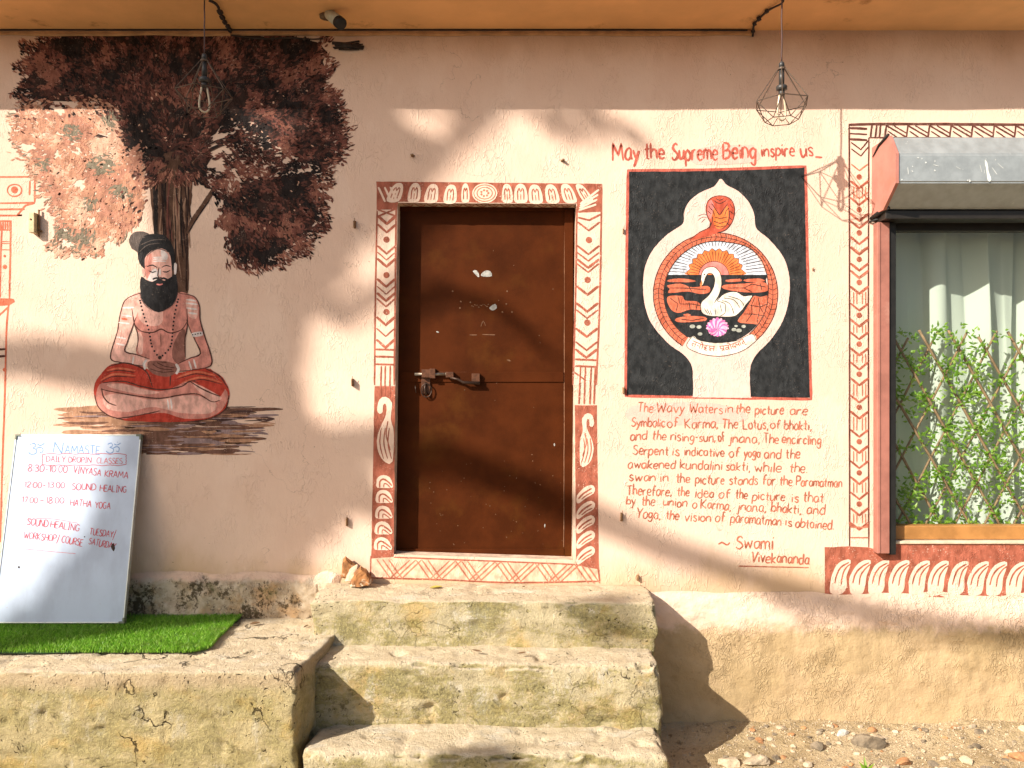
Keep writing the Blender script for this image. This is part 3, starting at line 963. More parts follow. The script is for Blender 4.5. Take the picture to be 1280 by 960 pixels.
# ------------------------------------------------------------------ unseen dark lane added in front to cut bounced light
b = MB()
b.add([(-60, -60, .028), (60, -60, .028), (60, -2.0, .028), (-60, -2.0, .028)], [(0, 1, 2, 3)])
lane = b.build('lane', simple('low_bounce_ground', (.085, .08, .072), .9, var=.25, scale=5, bumpd=.006, bscale=90, spec=.2))
tag(lane, 'unseen dark lane added in front of the house to cut bounced light', 'lane', kind='structure')

# ------------------------------------------------------------------ painted murals
BRICK = paint('brick_red', (.36, .105, .062), .72)
BRICKL = paint('light_brick', (.46, .165, .10), .75)
CREAM = paint('cream_wall', (WALLC[0], WALLC[1], WALLC[2]), .0, .85, .05)
RED = paint('vermilion', (.47, .105, .07), .5)
CORAL = paint('coral', (.60, .145, .075), .45)
ORANGE = paint('orange', (.78, .19, .05), .3)
CHAR = paint('charcoal', (.022, .023, .024), .10)
INK = paint('ink', (.045, .025, .02), .3)
PINK = paint('pale_pink', (.80, .53, .45), .1, .8, .05)
SKYW = paint('sky_white', (.62, .64, .70), .15)
SWAN = paint('swan_white', (.82, .72, .60), .1)
MAG = paint('lotus_pink', (.75, .15, .38), .15)
MAGL = paint('lotus_light', (.85, .42, .58), .15)
PAD = paint('lily_grey', (.40, .40, .34), .3)
ROSE = paint('rose', (.72, .22, .19), .3)


def tr(pts, s, ox, oy, sy=None):
    return [(ox + x * s, oy + y * (sy or s)) for x, y in pts]


mural = None
# ---- tree
DK = [paint('bark_black', (.012, .006, .005), .15), paint('dark_rust', (.080, .026, .018), .3), paint('rust', (.155, .050, .035), .5), paint('deep_brown', (.030, .012, .008), .25), paint('russet', (.25, .095, .062), .65)]
LT = [paint('terracotta', (.50, .235, .145), .8), paint('tan', (.62, .36, .245), .85), paint('sage_grey', (.19, .155, .105), .6), paint('russet_light', (.42, .185, .12), .75)]  # paler lower-left paints, with the sun's glare there partly in their colour


def inside(x, y, poly):
    c = False
    j = len(poly) - 1
    for i in range(len(poly)):
        (xi, yi), (xj, yj) = poly[i], poly[j]
        if (yi > y) != (yj > y) and x < (xj - xi) * (y - yi) / (yj - yi) + xi: c = not c
        j = i
    return c


crown = [(28, 100), (36, 62), (60, 44), (150, 40), (300, 41), (398, 45), (410, 80), (404, 100), (425, 140), (430, 185), (408, 205), (402, 235), (405, 268),
         (386, 300), (352, 322), (312, 335), (285, 318), (270, 275), (262, 240), (246, 215), (190, 222), (182, 255), (165, 282), (125, 310), (72, 312), (64, 296), (80, 280),
         (62, 235), (45, 210), (18, 170), (28, 145), (34, 125)]
sunlit_zone = [(0, 128), (140, 130), (152, 170), (178, 205), (186, 262), (150, 330), (0, 340)]
sk = Sketch(base=.0007, step=4e-6, cyc=60)
# painted earth under the sitter
ER = [paint('earth_brown', (.16, .075, .05), .5), paint('earth_tan', (.42, .22, .13), .7), paint('earth_dark', (.07, .035, .03), .3), paint('earth_mauve', (.28, .19, .185), .5)]
for i in range(420):
    y = R.uniform(508, 568)
    u = (y - 508) / 60
    x0, x1 = 72 + 90 * u * R.random(), 350 - 75 * R.random() ** 1.5 - 30 * u
    x = R.uniform(x0, x1); L = R.uniform(18, 70)
    a, c = max(x - L / 2, 66 + 14 * R.random()), min(x + L / 2, x1 + 6)
    k = ER[2] if (y < 528 and x > 170 and R.random() < .6) else R.choice((ER[0], ER[0], ER[3], ER[1]))
    if x < 165 and R.random() < .75: k = ER[1]
    sk.line([(a, y), ((a + c) / 2, y + R.uniform(-1.5, 1.5)), (c, y + R.uniform(-1, 1))], k, R.uniform(1.2, 4.5), True, .75)
sk.layer(.9)
for p in ([(52, 55), (150, 44), (280, 45), (395, 52), (405, 110), (420, 160), (400, 210), (300, 150), (230, 200), (150, 175), (135, 128), (40, 122)],
          [(292, 240), (330, 225), (390, 220), (395, 270), (360, 312), (312, 325), (290, 305), (280, 270)],
          [(160, 130), (250, 120), (262, 190), (250, 225), (200, 225), (178, 200)]):
    sk.fill(p, DK[3], True, 7, 3)
sk.layer(1.0)
# trunk and limbs
TRK = paint('trunk_brown', (.105, .05, .03), .3)
TRKL = paint('trunk_tan', (.30, .17, .11), .5)
sk.fill([(190, 200), (192, 290), (196, 320), (215, 345), (222, 366), (235, 366), (236, 290), (240, 240), (238, 195)], TRK, True, 1)
for i in range(34):
    x = R.uniform(193, 237); y = R.uniform(205, 270); L = R.uniform(25, 90)
    sk.line([(x, y), (x + R.uniform(-3, 4), y + L / 2), (x + R.uniform(-2, 7), min(365, y + L))], R.choice((DK[0], DK[2], TRKL, TRKL, DK[3])), R.uniform(1, 3.2), True, .6)
sk.line([(194, 205), (195, 300)], DK[0], 6, True, .3); sk.line([(237, 200), (234, 290), (233, 364)], DK[3], 2.4)
sk.line([(234, 292), (242, 274), (256, 254), (268, 236), (285, 215)], TRK, 6, True, .3); sk.line([(236, 290), (247, 272), (262, 250)], DK[0], 1.6)
for q in ([(206, 215), (185, 195), (160, 165), (148, 140)], [(190, 190), (150, 178), (104, 164)], [(205, 190), (203, 140), (196, 95)], [(222, 190), (232, 130), (240, 80)], [(228, 195), (262, 150), (300, 110), (340, 85)],
          [(238, 200), (290, 175), (345, 158)], [(203, 140), (180, 110), (150, 85)], [(185, 195), (182, 150), (176, 110)]):
    sk.line(q, R.choice((DK[0], DK[3])), R.uniform(4, 7), True, .5)
    sk.line([(x + 2, y + 1) for x, y in q], TRK, 1.5, True, .5)
sk.layer(1.5)
def foliage(n, cols, zone_ok, dens, size):
    k = 0
    while k < n:
        x, y = R.uniform(12, 436), R.uniform(38, 338)
        e = 13 * R.random() ** 2
        jx, jy = x + 15 * noise.noise((x * .055, y * .055, 3)) + (e if x < 215 else -e), y + 14 * noise.noise((x * .055, y * .055, 8)) - (e if y > 190 else 0)
        if not inside(jx, jy, crown) or not zone_ok(x, y): continue
        k += 1
        d = noise.noise((x * .035, y * .035, 0)) + .6 * noise.noise((x * .11, y * .11, 5))
        if d < dens(x, y): continue
        c = noise.noise((x * .026, y * .03, 11)) + .5 * noise.noise((x * .08, y * .08, 2)) + R.uniform(-.2, .2)
        col = cols[0 if c < -.20 else 1 if c < .02 else 3 if c < .14 else 2 if c < .38 else len(cols) - 1]
        if cols is LT:
            sg = any(math.hypot(x - a_, (y - b_) * 1.2) < r_ * R.uniform(.5, 1.15) for a_, b_, r_ in SAGE)
            col = LT[2] if sg and R.random() < .8 else (LT[3] if c < -.15 else LT[0] if c < .22 else LT[1])
        # dry-brush strokes fan outward from the middle of the crown
        a = math.atan2(y - 185, x - 215) + .9 * noise.noise((x * .03, y * .03, 21)) + R.uniform(-.8, .8)
        sk.dab(x, y, R.uniform(*size), R.uniform(1.7, 3.6), a, col)
lz = lambda x, y: inside(x + 16 * noise.noise((x * .06, y * .06, 6)) + R.gauss(0, 4), y + 14 * noise.noise((x * .06, y * .06, 16)) + R.gauss(0, 5), sunlit_zone)
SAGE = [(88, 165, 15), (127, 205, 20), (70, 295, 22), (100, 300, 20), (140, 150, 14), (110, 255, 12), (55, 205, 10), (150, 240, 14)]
gap = lambda x, y: -.42 if y < 120 else (-.20 if 205 < x < 310 and 120 < y < 215 else -.55)
foliage(12500, DK, lambda x, y: not lz(x, y), gap, (4, 9.5))
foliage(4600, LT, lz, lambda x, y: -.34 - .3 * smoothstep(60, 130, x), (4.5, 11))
foliage(300, DK[2:4] + DK[2:4], lambda x, y: lz(x, y) and (y < 150 or x > 150), lambda x, y: -.1, (5, 9))
k = 0
while k < 1500:                                           # feathery fringe of thinner paint
    x, y = R.uniform(4, 446), R.uniform(42, 348)
    jx, jy = x + 15 * noise.noise((x * .055, y * .055, 3)), y + 14 * noise.noise((x * .055, y * .055, 8))
    if inside(jx, jy, crown): continue
    k_ = R.uniform(4, 13); a = math.atan2(y - 185, x - 215)
    if not inside(jx - k_ * math.cos(a), jy - k_ * math.sin(a), crown): continue
    k += 1
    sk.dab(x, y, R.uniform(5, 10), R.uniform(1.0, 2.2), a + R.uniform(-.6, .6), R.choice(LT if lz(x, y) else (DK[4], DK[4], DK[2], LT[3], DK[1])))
for i in range(260):                                      # light flecks where the wall shows through
    x, y = R.uniform(150, 420), R.uniform(110, 310)
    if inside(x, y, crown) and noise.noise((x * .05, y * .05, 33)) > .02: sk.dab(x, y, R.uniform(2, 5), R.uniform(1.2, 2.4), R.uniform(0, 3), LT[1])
for q in ([(186, 196), (150, 180), (104, 164)], [(182, 190), (166, 160), (150, 138)], [(236, 205), (262, 180), (300, 168)], [(205, 150), (198, 120), (180, 95)], [(232, 140), (240, 105), (262, 75)]):
    sk.line(q, DK[3], 2.2, True, .7); sk.line([(x + 1.5, y + 1.5) for x, y in q], TRKL, .8, True, .7)
for i in range(9):                                        # feathery sprig on the right
    sk.dab(418 + i * 1.6, 156 + i * 3.4, 15, 3.2, .5 + R.uniform(-.2, .3), DK[2])
    sk.dab(414 + i * 1.2, 128 + i * 4, 12, 3.2, -.7 + R.uniform(-.2, .3), DK[1])
sk.build('tree_mural', house)
bpy.data.objects['tree_mural']['label'] = 'mural of a brown leafy tree painted left of the door'

# ---- seated man
def Y(*a): return tr(a, .3022, 100, 270)
SK = paint('skin_pink', (.60, .235, .185), .35); SKL = paint('skin_light', (.74, .40, .325), .4); SKD = paint('skin_brown', (.25, .10, .075), .25)
LOIN = paint('loin_red', (.45, .045, .025), .25); WH = paint('ash_white', (.75, .64, .60), .3); HAIR = paint('hair_black', (.018, .016, .017), .12)
HAIRG = paint('hair_grey', (.10, .075, .065), .35); LINE = paint('umber_line', (.085, .030, .022), .25)
sk = Sketch(base=.0019, step=4e-6)
sk.fill(Y((250, 318), (330, 335), (410, 318), (446, 380), (442, 450), (432, 520), (436, 590), (400, 620), (260, 612), (232, 560), (240, 500), (224, 440), (214, 380)), SK)
sk.fill(Y((240, 480), (260, 500), (258, 570), (240, 560)), SKL); sk.fill(Y((250, 345), (330, 350), (340, 440), (290, 455), (245, 425)), SKL)
sk.fill(Y((400, 500), (434, 470), (432, 600), (400, 610), (380, 570)), SKD)
sk.fill(Y((252, 320), (192, 343), (170, 400), (155, 480), (130, 562), (131, 594), (165, 606), (272, 624), (288, 592), (235, 575), (186, 560), (196, 520), (216, 460), (232, 420)), SKL)
sk.fill(Y((408, 320), (470, 333), (493, 370), (496, 430), (516, 500), (537, 560), (547, 602), (535, 624), (480, 634), (400, 642), (394, 615), (450, 590), (496, 572), (478, 520), (454, 470), (440, 430)), SK)
sk.fill(Y((440, 345), (475, 345), (488, 390), (480, 425), (450, 415), (440, 380)), SKL)
sk.fill(Y((128, 614), (90, 650), (62, 692), (58, 740), (75, 790), (110, 820), (180, 842), (260, 848), (330, 842), (430, 848), (520, 840), (590, 806), (616, 760), (616, 718), (590, 668), (550, 640), (520, 630), (400, 650), (330, 662), (270, 628), (200, 610)), LOIN)
sk.fill(Y((80, 698), (130, 688), (190, 694), (270, 715), (350, 722), (440, 686), (475, 690), (530, 722), (582, 746), (600, 715), (612, 750), (588, 800), (530, 834), (430, 838), (320, 816), (250, 832), (170, 838), (100, 812), (66, 762)), SK)
sk.fill(Y((100, 745), (180, 738), (300, 760), (460, 742), (560, 770), (540, 815), (420, 815), (300, 790), (200, 810), (110, 795)), SKL)
sk.fill(Y((110, 700), (180, 696), (265, 718), (330, 730), (260, 738), (170, 722)), SKL)
sk.fill(Y((470, 690), (575, 742), (583, 758), (560, 768), (500, 735)), SKL)
for q in (Y((86, 716), (140, 728), (240, 745), (330, 754), (430, 738), (490, 738), (545, 768), (578, 762)), Y((90, 712), (96, 745), (118, 772), (150, 784)), Y((455, 684), (500, 712), (545, 733), (580, 746)),
          Y((150, 838), (240, 826), (330, 806)), Y((95, 690), (180, 684), (260, 706), (340, 718), (420, 705), (455, 682), (490, 690)), Y((120, 622), (190, 608), (270, 640), (300, 708)), Y((375, 652), (372, 705)),
          Y((60, 740), (76, 790), (120, 826), (190, 845)), Y((616, 740), (600, 800), (530, 840), (430, 850), (300, 848)), Y((520, 632), (575, 660), (612, 712))):
    sk.line(q, LINE, 1.7, True, .4)
sk.fill(Y((180, 842), (330, 814), (430, 838), (520, 840), (400, 852), (260, 850)), LOIN)
for q in (Y((110, 640), (160, 630), (230, 640)), Y((85, 680), (140, 655), (230, 660)), Y((400, 668), (480, 645), (560, 660)), Y((420, 690), (500, 668), (590, 690))):
    sk.line(q, CORAL, 2.6, True, .7); sk.line([(x, y + 2.5) for x, y in q], LINE, 1.2, True, .7)
# outlines of body
for q in (Y((250, 318), (190, 345), (168, 400), (154, 480), (128, 565), (132, 596), (170, 606), (270, 622)), Y((232, 418), (216, 462), (196, 520), (186, 560), (236, 574), (288, 592)), Y((410, 320), (470, 332), (494, 372), (497, 430), (517, 500), (538, 562), (546, 602), (532, 624), (470, 636), (402, 644)),
          Y((440, 428), (456, 472), (480, 522), (497, 570), (450, 590), (395, 616)), Y((222, 442), (250, 475), (300, 482), (336, 468), (372, 484), (420, 470), (442, 438)), Y((442, 380), (444, 450), (433, 520), (436, 585)), Y((214, 380), (224, 440), (240, 500), (233, 560))):
    sk.line(q, LINE, 1.6, True, .5)
sk.line(Y((334, 486), (335, 540)), SKD, 1.2); sk.line(Y((250, 380), (300, 392), (325, 388)), SKL, 2)
for q in (Y((175, 380), (225, 378)), Y((175, 410), (215, 416)), Y((160, 440), (205, 446)), Y((150, 500), (190, 508)), Y((150, 528), (185, 535)), Y((440, 360), (486, 366)), Y((440, 380), (484, 386)), Y((448, 400), (484, 405)), Y((450, 600), (462, 636)), Y((470, 592), (480, 630)), Y((222, 580), (218, 612)), Y((362, 758), (368, 800)), Y((375, 756), (380, 800)), Y((440, 345), (480, 352))):
    sk.line(q, WH, 2.2, True, .4)
sk.line(Y((172, 424), (196, 428)), CORAL, 3); sk.line(Y((462, 492), (508, 486)), WH, 6.0, True, .1)
for i in range(4): sk.dot(*Y((466 + i * 11, 491 - i * 2))[0], .9, HAIR)
# hands and wrist bands
sk.fill(Y((280, 604), (330, 598), (372, 604), (402, 618), (398, 644), (370, 664), (320, 660), (286, 640)), SKD)
for q in (Y((290, 632), (340, 646), (390, 642)), Y((318, 606), (352, 622), (392, 628)), Y((300, 612), (330, 630), (380, 636)), Y((330, 604), (358, 606))): sk.line(q, LINE, 1.1)
for q in (Y((276, 594), (264, 612), (270, 634)), Y((396, 612), (408, 632), (398, 654))): sk.line(q, WH, 3.4, True, .1)
# head
sk.fill(Y((202, 96), (222, 68), (262, 64), (290, 80), (262, 110), (252, 160), (246, 200), (236, 150), (214, 136)), HAIRG)
sk.fill(Y((248, 110), (270, 80), (310, 74), (352, 82), (382, 120), (392, 170), (388, 220), (350, 240), (290, 230), (262, 215), (244, 190), (240, 150)), HAIR)
sk.fill(Y((268, 196), (276, 162), (322, 134), (366, 150), (378, 200), (376, 262), (330, 290), (278, 266)), SKL)
sk.fill(Y((268, 196), (276, 168), (296, 155), (292, 230), (276, 262)), SK)
sk.fill(Y((300, 222), (318, 220), (322, 262), (300, 270), (280, 262)), WH); sk.fill(Y((334, 140), (362, 156), (360, 180), (340, 176)), WH)
sk.fill(Y((254, 250), (270, 262), (300, 272), (326, 258), (348, 268), (380, 250), (396, 238), (404, 290), (402, 330), (386, 362), (360, 384), (326, 398), (292, 384), (262, 345), (248, 295)), HAIR)
for i in range(46):
    a = math.pi * (.02 + .96 * i / 45); x = 326 + 80 * math.cos(a); y = 318 + 78 * math.sin(a)
    sk.line(Y((326 + 60 * math.cos(a), 300 + 60 * math.sin(a)), (x, y)), HAIR, 1.5, True, .6)
sk.line(Y((300, 262), (318, 256), (330, 262), (346, 257), (366, 266)), HAIR, 2.4); sk.line(Y((316, 282), (330, 284), (342, 281)), ROSE, 1.8)
for q in (Y((276, 210), (300, 203), (319, 214)), Y((338, 213), (356, 204), (376, 210)), Y((284, 226), (300, 233), (316, 228)), Y((342, 229), (358, 232), (373, 224)), Y((327, 212), (322, 248), (330, 256), (338, 252))): sk.line(q, HAIR, 1.5, True, .4)
for k in range(3): sk.line(Y((303, 172 + k * 8), (330, 170 + k * 8), (356, 172 + k * 8)), WH, 1.6)
sk.line(Y((331, 218), (330, 246)), WH, 2.4); sk.fill(Y((256, 220), (266, 218), (268, 245), (260, 250)), SKL); sk.fill(Y((390, 196), (400, 200), (398, 236), (390, 240)), WH)
for q in (Y((275, 165), (320, 136), (372, 152)), Y((250, 120), (300, 100), (350, 98)), Y((212, 110), (240, 90), (270, 90)), Y((244, 150), (280, 120), (330, 112))): sk.line(q, HAIRG, 1.2, True, .5)
for a_, b_ in (((248, 350), (326, 585)), ((406, 345), (334, 585))):
    path = catmull([a_, (262 if a_[0] < 300 else 392, 405), (284 if a_[0] < 300 else 384, 470), (298 if a_[0] < 300 else 374, 540), b_], False, 14)
    for q in path[::1]: sk.dot(*Y(q)[0], 1.25, HAIR)
sk.dot(*Y((330, 586))[0], 2.4, INK)
o = sk.build('seated_man_mural', house); o['label'] = 'mural of a bearded man meditating cross-legged under the painted tree'

# ---- border round the door
def A(*a): return tr(a, .2812, 440, 210)
def B(*a): return tr(a, .2812, 440, 470)
sk = Sketch(base=.0008, step=6e-6)
sk.fill(A((108, 60), (1112, 70), (1108, 195), (1000, 190), (1000, 158), (205, 150), (200, 185), (110, 190)), BRICK, False, .4)
sk.fill(A((112, 185), (200, 185), (190, 965), (102, 965)), CREAM, False, .2)
sk.fill(A((1002, 190), (1108, 195), (1090, 965), (985, 965)), CREAM, False, .2)
sk.fill(B((100, 45), (192, 45), (186, 800), (84, 880)), BRICK, False, .4)
sk.fill(B((990, 130), (1088, 130), (1098, 905), (996, 850)), BRICK, False, .4)
sk.layer(1.4)
for q in (A((112, 190), (104, 560), (100, 965)), A((196, 170), (192, 560), (187, 965))): sk.line(q, BRICK, 2.2)
for q in (A((1000, 170), (994, 560), (982, 965)), A((1109, 70), (1102, 560), (1085, 965))): sk.line(q, BRICK, 2.2)
# arched petals along the lintel
arches = [(195, 108, 62, .35), (278, 108, 56, .12), (355, 112, 60, .16), (438, 115, 58, .10), (504, 110, 36, 0), (690, 112, 48, -.05), (750, 112, 60, -.02), (815, 115, 62, -.1), (888, 114, 60, -.18), (960, 112, 60, -.32), (1030, 112, 50, -.6)]
for cx, cy, w_, sl in arches:
    h2 = 40
    P = lambda u, v: (cx + u * w_ / 2 - v * sl * h2, cy + v * h2)
    sk.fill(A(P(-.85, 1.0), P(-.95, -.1), P(-.6, -.85), (P(0, -1.05)), P(.6, -.85), P(.95, -.1), P(.85, 1.0)), CREAM, True, .3)
    sk.line(A(P(-.45, .75), P(-.45, -.2), P(-.2, -.55), P(0, -.15), P(.25, -.55), P(.45, -.2), P(.45, .75)), BRICK, 1.5)
    if w_ > 45: sk.line(A(P(0, .75), P(0, .1)), BRICKL, 1.3)
c0 = (590, 112)
sk.fill(A(*[(c0[0] + 56 * math.cos(a * .5236), c0[1] + 44 * math.sin(a * .5236)) for a in range(12)]), CREAM)
for r_ in (48, 34): sk.line(A(*[(c0[0] + r_ * math.cos(a * .5236), c0[1] + r_ * .76 * math.sin(a * .5236)) for a in range(12)]), BRICKL, 1.3, closed=True)
for i in range(7):
    a = i * .9; sk.dot(*A((c0[0] + 16 * math.cos(a), c0[1] + 13 * math.sin(a)))[0], 1.5, BRICKL)
for x in (122, 150, 176): sk.line(A((x - 5, 85), (x + 25, 150)), CREAM, 2.6)
for k in range(4): sk.line(A((1098 - k * 4, 96 + k * 22), (1015 - k * 2, 160 + k * 9)), CREAM, 2.6)
# chevrons and dots down both jambs
def chev(xl, xr, y, d, w_): sk.line(A((xl, y), ((xl + xr) / 2, y + d), (xr, y)), BRICK, w_, False)
sk.line(A((115, 185), (198, 215)), BRICK, 2.2); sk.line(A((115, 215), (198, 180)), BRICK, 2.2)
for y, w_ in ((212, 3.6), (250, 2.8), (345, 2.6), (373, 1.6), (402, 3.2), (492, 3), (525, 1.5), (555, 3), (580, 2.2), (662, 3.2), (712, 1.8), (762, 3.2)): chev(114 - (y - 200) * .01, 196 - (y - 200) * .012, y, 36, w_)
for y in (318, 476, 640): sk.dot(*A((153, y))[0], 3.9, BRICK)
sk.line(A((1004, 195), (1104, 190)), BRICK, 2.2); sk.line(A((1006, 220), (1054, 232), (1104, 206)), BRICK, 2.4, False)
for y, w_ in ((240, 2.4), (345, 2.6), (375, 2), (405, 3), (425, 2), (525, 3.2), (600, 3.2), (630, 2), (712, 3.2), (772, 2.4), (805, 3.2)): chev(1004 - (y - 200) * .018, 1102 - (y - 200) * .02, y, 38, w_)
for y, x in ((320, 1053), (497, 1047), (687, 1046)): sk.dot(*A((x, y))[0], 4.0, BRICK)
for y in (806, 838, 872): sk.line(A((104, y), (190, y + 2)), BRICK, 2.4)
for x in (130, 148, 170): sk.line(A((x, 880), (x - 2, 960), (x - 3, 1080 - 65)), BRICK, 2)
for y in (850, 880): sk.line(A((992, y), (1088, y + 4)), BRICK, 2.4)
for x in (1012, 1034, 1060, 1078): sk.line(A((x + 4, 885), (x, 960)), BRICK, 2); sk.line(B((x + 2, -5), (x - 3, 125)), BRICK, 2)
sk.line(A((985, 905), (1040, 945)), BRICK, 2)
# curling plumes and leaves low on the jambs
for mir, yo in ((1, 0), (-1, 92)):
    f = (lambda x, y: (x, y)) if mir == 1 else (lambda x, y: (1040 + (145 - x) * .82 + 12 - .02 * y, 92 + y * .80))
    sk.fill(B(*[f(*p) for p in ((112, 150), (122, 105), (150, 92), (178, 120), (172, 190), (186, 250), (180, 380), (150, 384), (122, 350), (110, 290), (125, 230), (152, 170), (150, 125), (138, 130), (136, 160), (122, 168))]), CREAM)
    for x in (130, 148, 166): sk.line(B(f(x, 230), f(x - 6, 300), f(x + 10, 368)), BRICK, 1.6, True, .4)
    sk.line(B(f(160, 200), f(152, 260), f(170, 330)), BRICK, 1.4)
for i, y in enumerate((462, 528, 598, 668, 738)):
    k = i * 2.5
    sk.fill(B((180 - k * .5, y + 34), (150 - k, y + 36), (112 - k, y + 34), (108 - k, y + 12), (116 - k, y - 12), (140 - k, y - 22), (168 - k, y - 12), (180 - k * .5, y + 16)), CREAM)
    sk.line(B((124 - k, y + 34), (124 - k, y + 8), (138 - k, y - 4), (158 - k, y + 6), (178 - k * .5, y + 26)), BRICK, 2.2, True, .2); sk.line(B((142 - k, y + 34), (143 - k, y + 16), (156 - k, y + 20), (172 - k * .5, y + 36)), BRICK, 1.7, True, .2)
for i, y in enumerate((520, 590, 655, 722, 792)):
    sk.fill(B((998, y + 42), (1000, y + 12), (1030, y - 22), (1062, y - 36), (1080, y - 22), (1074, y + 2), (1040, y + 22), (1012, y + 44)), CREAM)
    sk.line(B((1006, y + 26), (1032, y), (1066, y - 20)), BRICK, 2.2, True, .2); sk.line(B((1020, y + 28), (1046, y + 8), (1068, y - 2)), BRICK, 1.6, True, .2)
# woven band below the threshold
sk.layer(1.2)
sk.fill(B((84, 812), (180, 805), (990, 840), (1098, 860), (1098, 912), (700, 915), (84, 895)), paint('cream_sill', (.72, .46, .32), .3), False, .3)
sk.layer(1.4)
for q in (B((84, 800), (82, 895)), B((84, 897), (400, 905), (700, 918), (1095, 912)), B((186, 806), (600, 822), (990, 838)), B((1092, 840), (1100, 912))): sk.line(q, BRICK, 1.9)
for i in range(11):
    x = 110 + i * 88; y = 815 + i * 2.2
    for k in range(3):
        o = k * 26
        if i % 2 == 0: sk.line(B((x + o, y), (x + o + 60, y + 84)), BRICKL, 2.0, True, .3)
        else: sk.line(B((x + o + 60, y), (x + o - 30, y + 84)), BRICKL, 2.0, True, .3)
o = sk.build('door_border', house); o['label'] = 'brick red folk pattern border painted round the door'
# pattern on the soffit of the lintel
def sof(x, y, o):
    k = (x - 501) / 218
    return Vector((door_hole[0].x + (door_hole[1].x - door_hole[0].x) * k, .092 * y, door_hole[0].z + (door_hole[1].z - door_hole[0].z) * k - o))
sk = Sketch(sof, .0015)
for i in range(15):
    x = 508 + i * 14
    sk.line([(x, .15), (x + 4, .75), (x + 11, .8), (x + 13, .2)], BRICK, .001)if False else None
sk = Sketch(lambda x, y, o: sof(x, y / 10, o), .0015)
for i in range(14):
    x = 506 + i * 15
    sk.line([(x, 1), (x + 3, 6), (x + 9, 8), (x + 13, 3)], BRICK, 1.6, True, .2)
    sk.line([(x + 6, 1), (x + 9, 5)], BRICK, 1.4)
sk.line([(503, .4), (718, .4)], BRICK, .9)
sk.build('soffit_pattern', house)

# ---- emblem panel
def E(*a): return tr(a, .25, 800, 220)
sk = Sketch(base=.0008, step=4e-6)
sk.fill([(785, 213), (1006, 209), (1010, 350), (1013, 497), (900, 497), (783, 495), (784, 350)], CHAR, False, .5)
for q in ([(784, 213), (890, 212), (1008, 208)], [(1007, 208), (1010, 350), (1014, 499)], [(782, 495), (900, 497), (1015, 499)], [(785, 212), (783, 350), (782, 496)]): sk.line(q, RED, 3.4, True, .05)
sk.fill(E((403, 14), (432, 44), (490, 76), (540, 126), (570, 190), (582, 262), (640, 312), (700, 380), (735, 450), (749, 540), (740, 640), (708, 735), (650, 822), (590, 882), (562, 925), (551, 965), (549, 1020), (551, 1070), (553, 1104), (552, 1109), (400, 1108), (266, 1106), (265, 1102), (266, 1070), (265, 1020), (262, 965), (248, 928), (212, 888), (155, 848), (88, 780), (44, 710), (20, 620), (16, 520), (30, 440), (70, 362), (140, 290), (214, 238), (220, 182), (246, 128), (300, 84), (370, 52)), PINK, True, .35, 2.5)
cx, cy = 378, 590
def circ(rx, ry, a0=0, a1=360, n=40, c=(cx, cy)): return [(c[0] + rx * math.cos(math.radians(a0 + (a1 - a0) * i / n)), c[1] + ry * math.sin(math.radians(a0 + (a1 - a0) * i / n))) for i in range(n + 1)]
sk.fill(E(*circ(262, 250, 203, 337)), SKYW, False, .1)
sk.line(E(*circ(262, 300, 200, 340)), SKYW, 1)
sk.fill(E(*([(118, 497)] + circ(262, 292, 199, 341)[1:-1] + [(640, 497)])), SKYW, False, .1)
for i in range(33):
    a = math.radians(186 + i * 168 / 32); r0, r1 = 150, 262 + 26 * abs(math.sin(a)) * .9
    sk.line(E((378 + r0 * math.cos(a), 497 + r0 * .98 * math.sin(a)), (378 + r1 * math.cos(a), 497 + min(212, r1 * .82) * math.sin(a))), INK, 1.15 if i % 2 else .8, True, .3)
sc = []
for i in range(25):
    a = math.radians(180 + i * 7.5); r_ = 146 if i % 2 else 132
    sc.append((378 + r_ * math.cos(a), 497 + r_ * .93 * math.sin(a)))
sk.fill(E(*sc), ORANGE, True, .1, 2)
sk.line(E(*sc), INK, .8)
for i in range(25):
    a = math.radians(180 + i * 7.5); sk.line(E((378 + 74 * math.cos(a), 497 + 70 * math.sin(a)), (378 + 132 * math.cos(a), 497 + 124 * math.sin(a))), INK, .75)
sk.fill(E(*circ(75, 70, 180, 360, 16, (370, 497))), ROSE, False, .1); sk.line(E(*circ(75, 70, 180, 360, 16, (370, 497))), INK, .8)
sk.fill(E(*circ(42, 36, 180, 360, 12, (365, 497))), ORANGE, False, .1)
# water
sk.fill(E(*([(112, 494), (640, 494)] + circ(262, 252, -22, 202)[1:-1])), CHAR, False, .1)
def ow(*p):
    q = E(*p); sk.fill(q, CORAL, True, .25, 2)
    return q
waves = [((140, 520), (200, 512), (275, 522), (260, 530), (150, 530)), ((430, 520), (500, 514), (505, 526), (440, 530)), ((520, 518), (590, 512), (625, 522), (600, 530), (530, 528)),
         ((135, 548), (200, 538), (260, 556), (340, 550), (348, 580), (300, 590), (240, 578), (140, 585), (150, 565)), ((420, 545), (520, 538), (600, 530), (634, 540), (636, 575), (540, 582), (420, 565)),
         ((138, 605), (210, 600), (225, 622), (290, 630), (310, 668), (250, 668), (190, 684), (150, 660)), ((570, 600), (600, 605), (640, 600), (638, 650), (616, 738), (560, 738), (490, 728), (520, 680), (545, 640)),
         ((180, 712), (250, 700), (325, 705), (330, 722), (260, 730), (186, 730)), ((215, 694), (240, 688), (255, 696), (235, 701))]
for w_ in waves: ow(*w_)
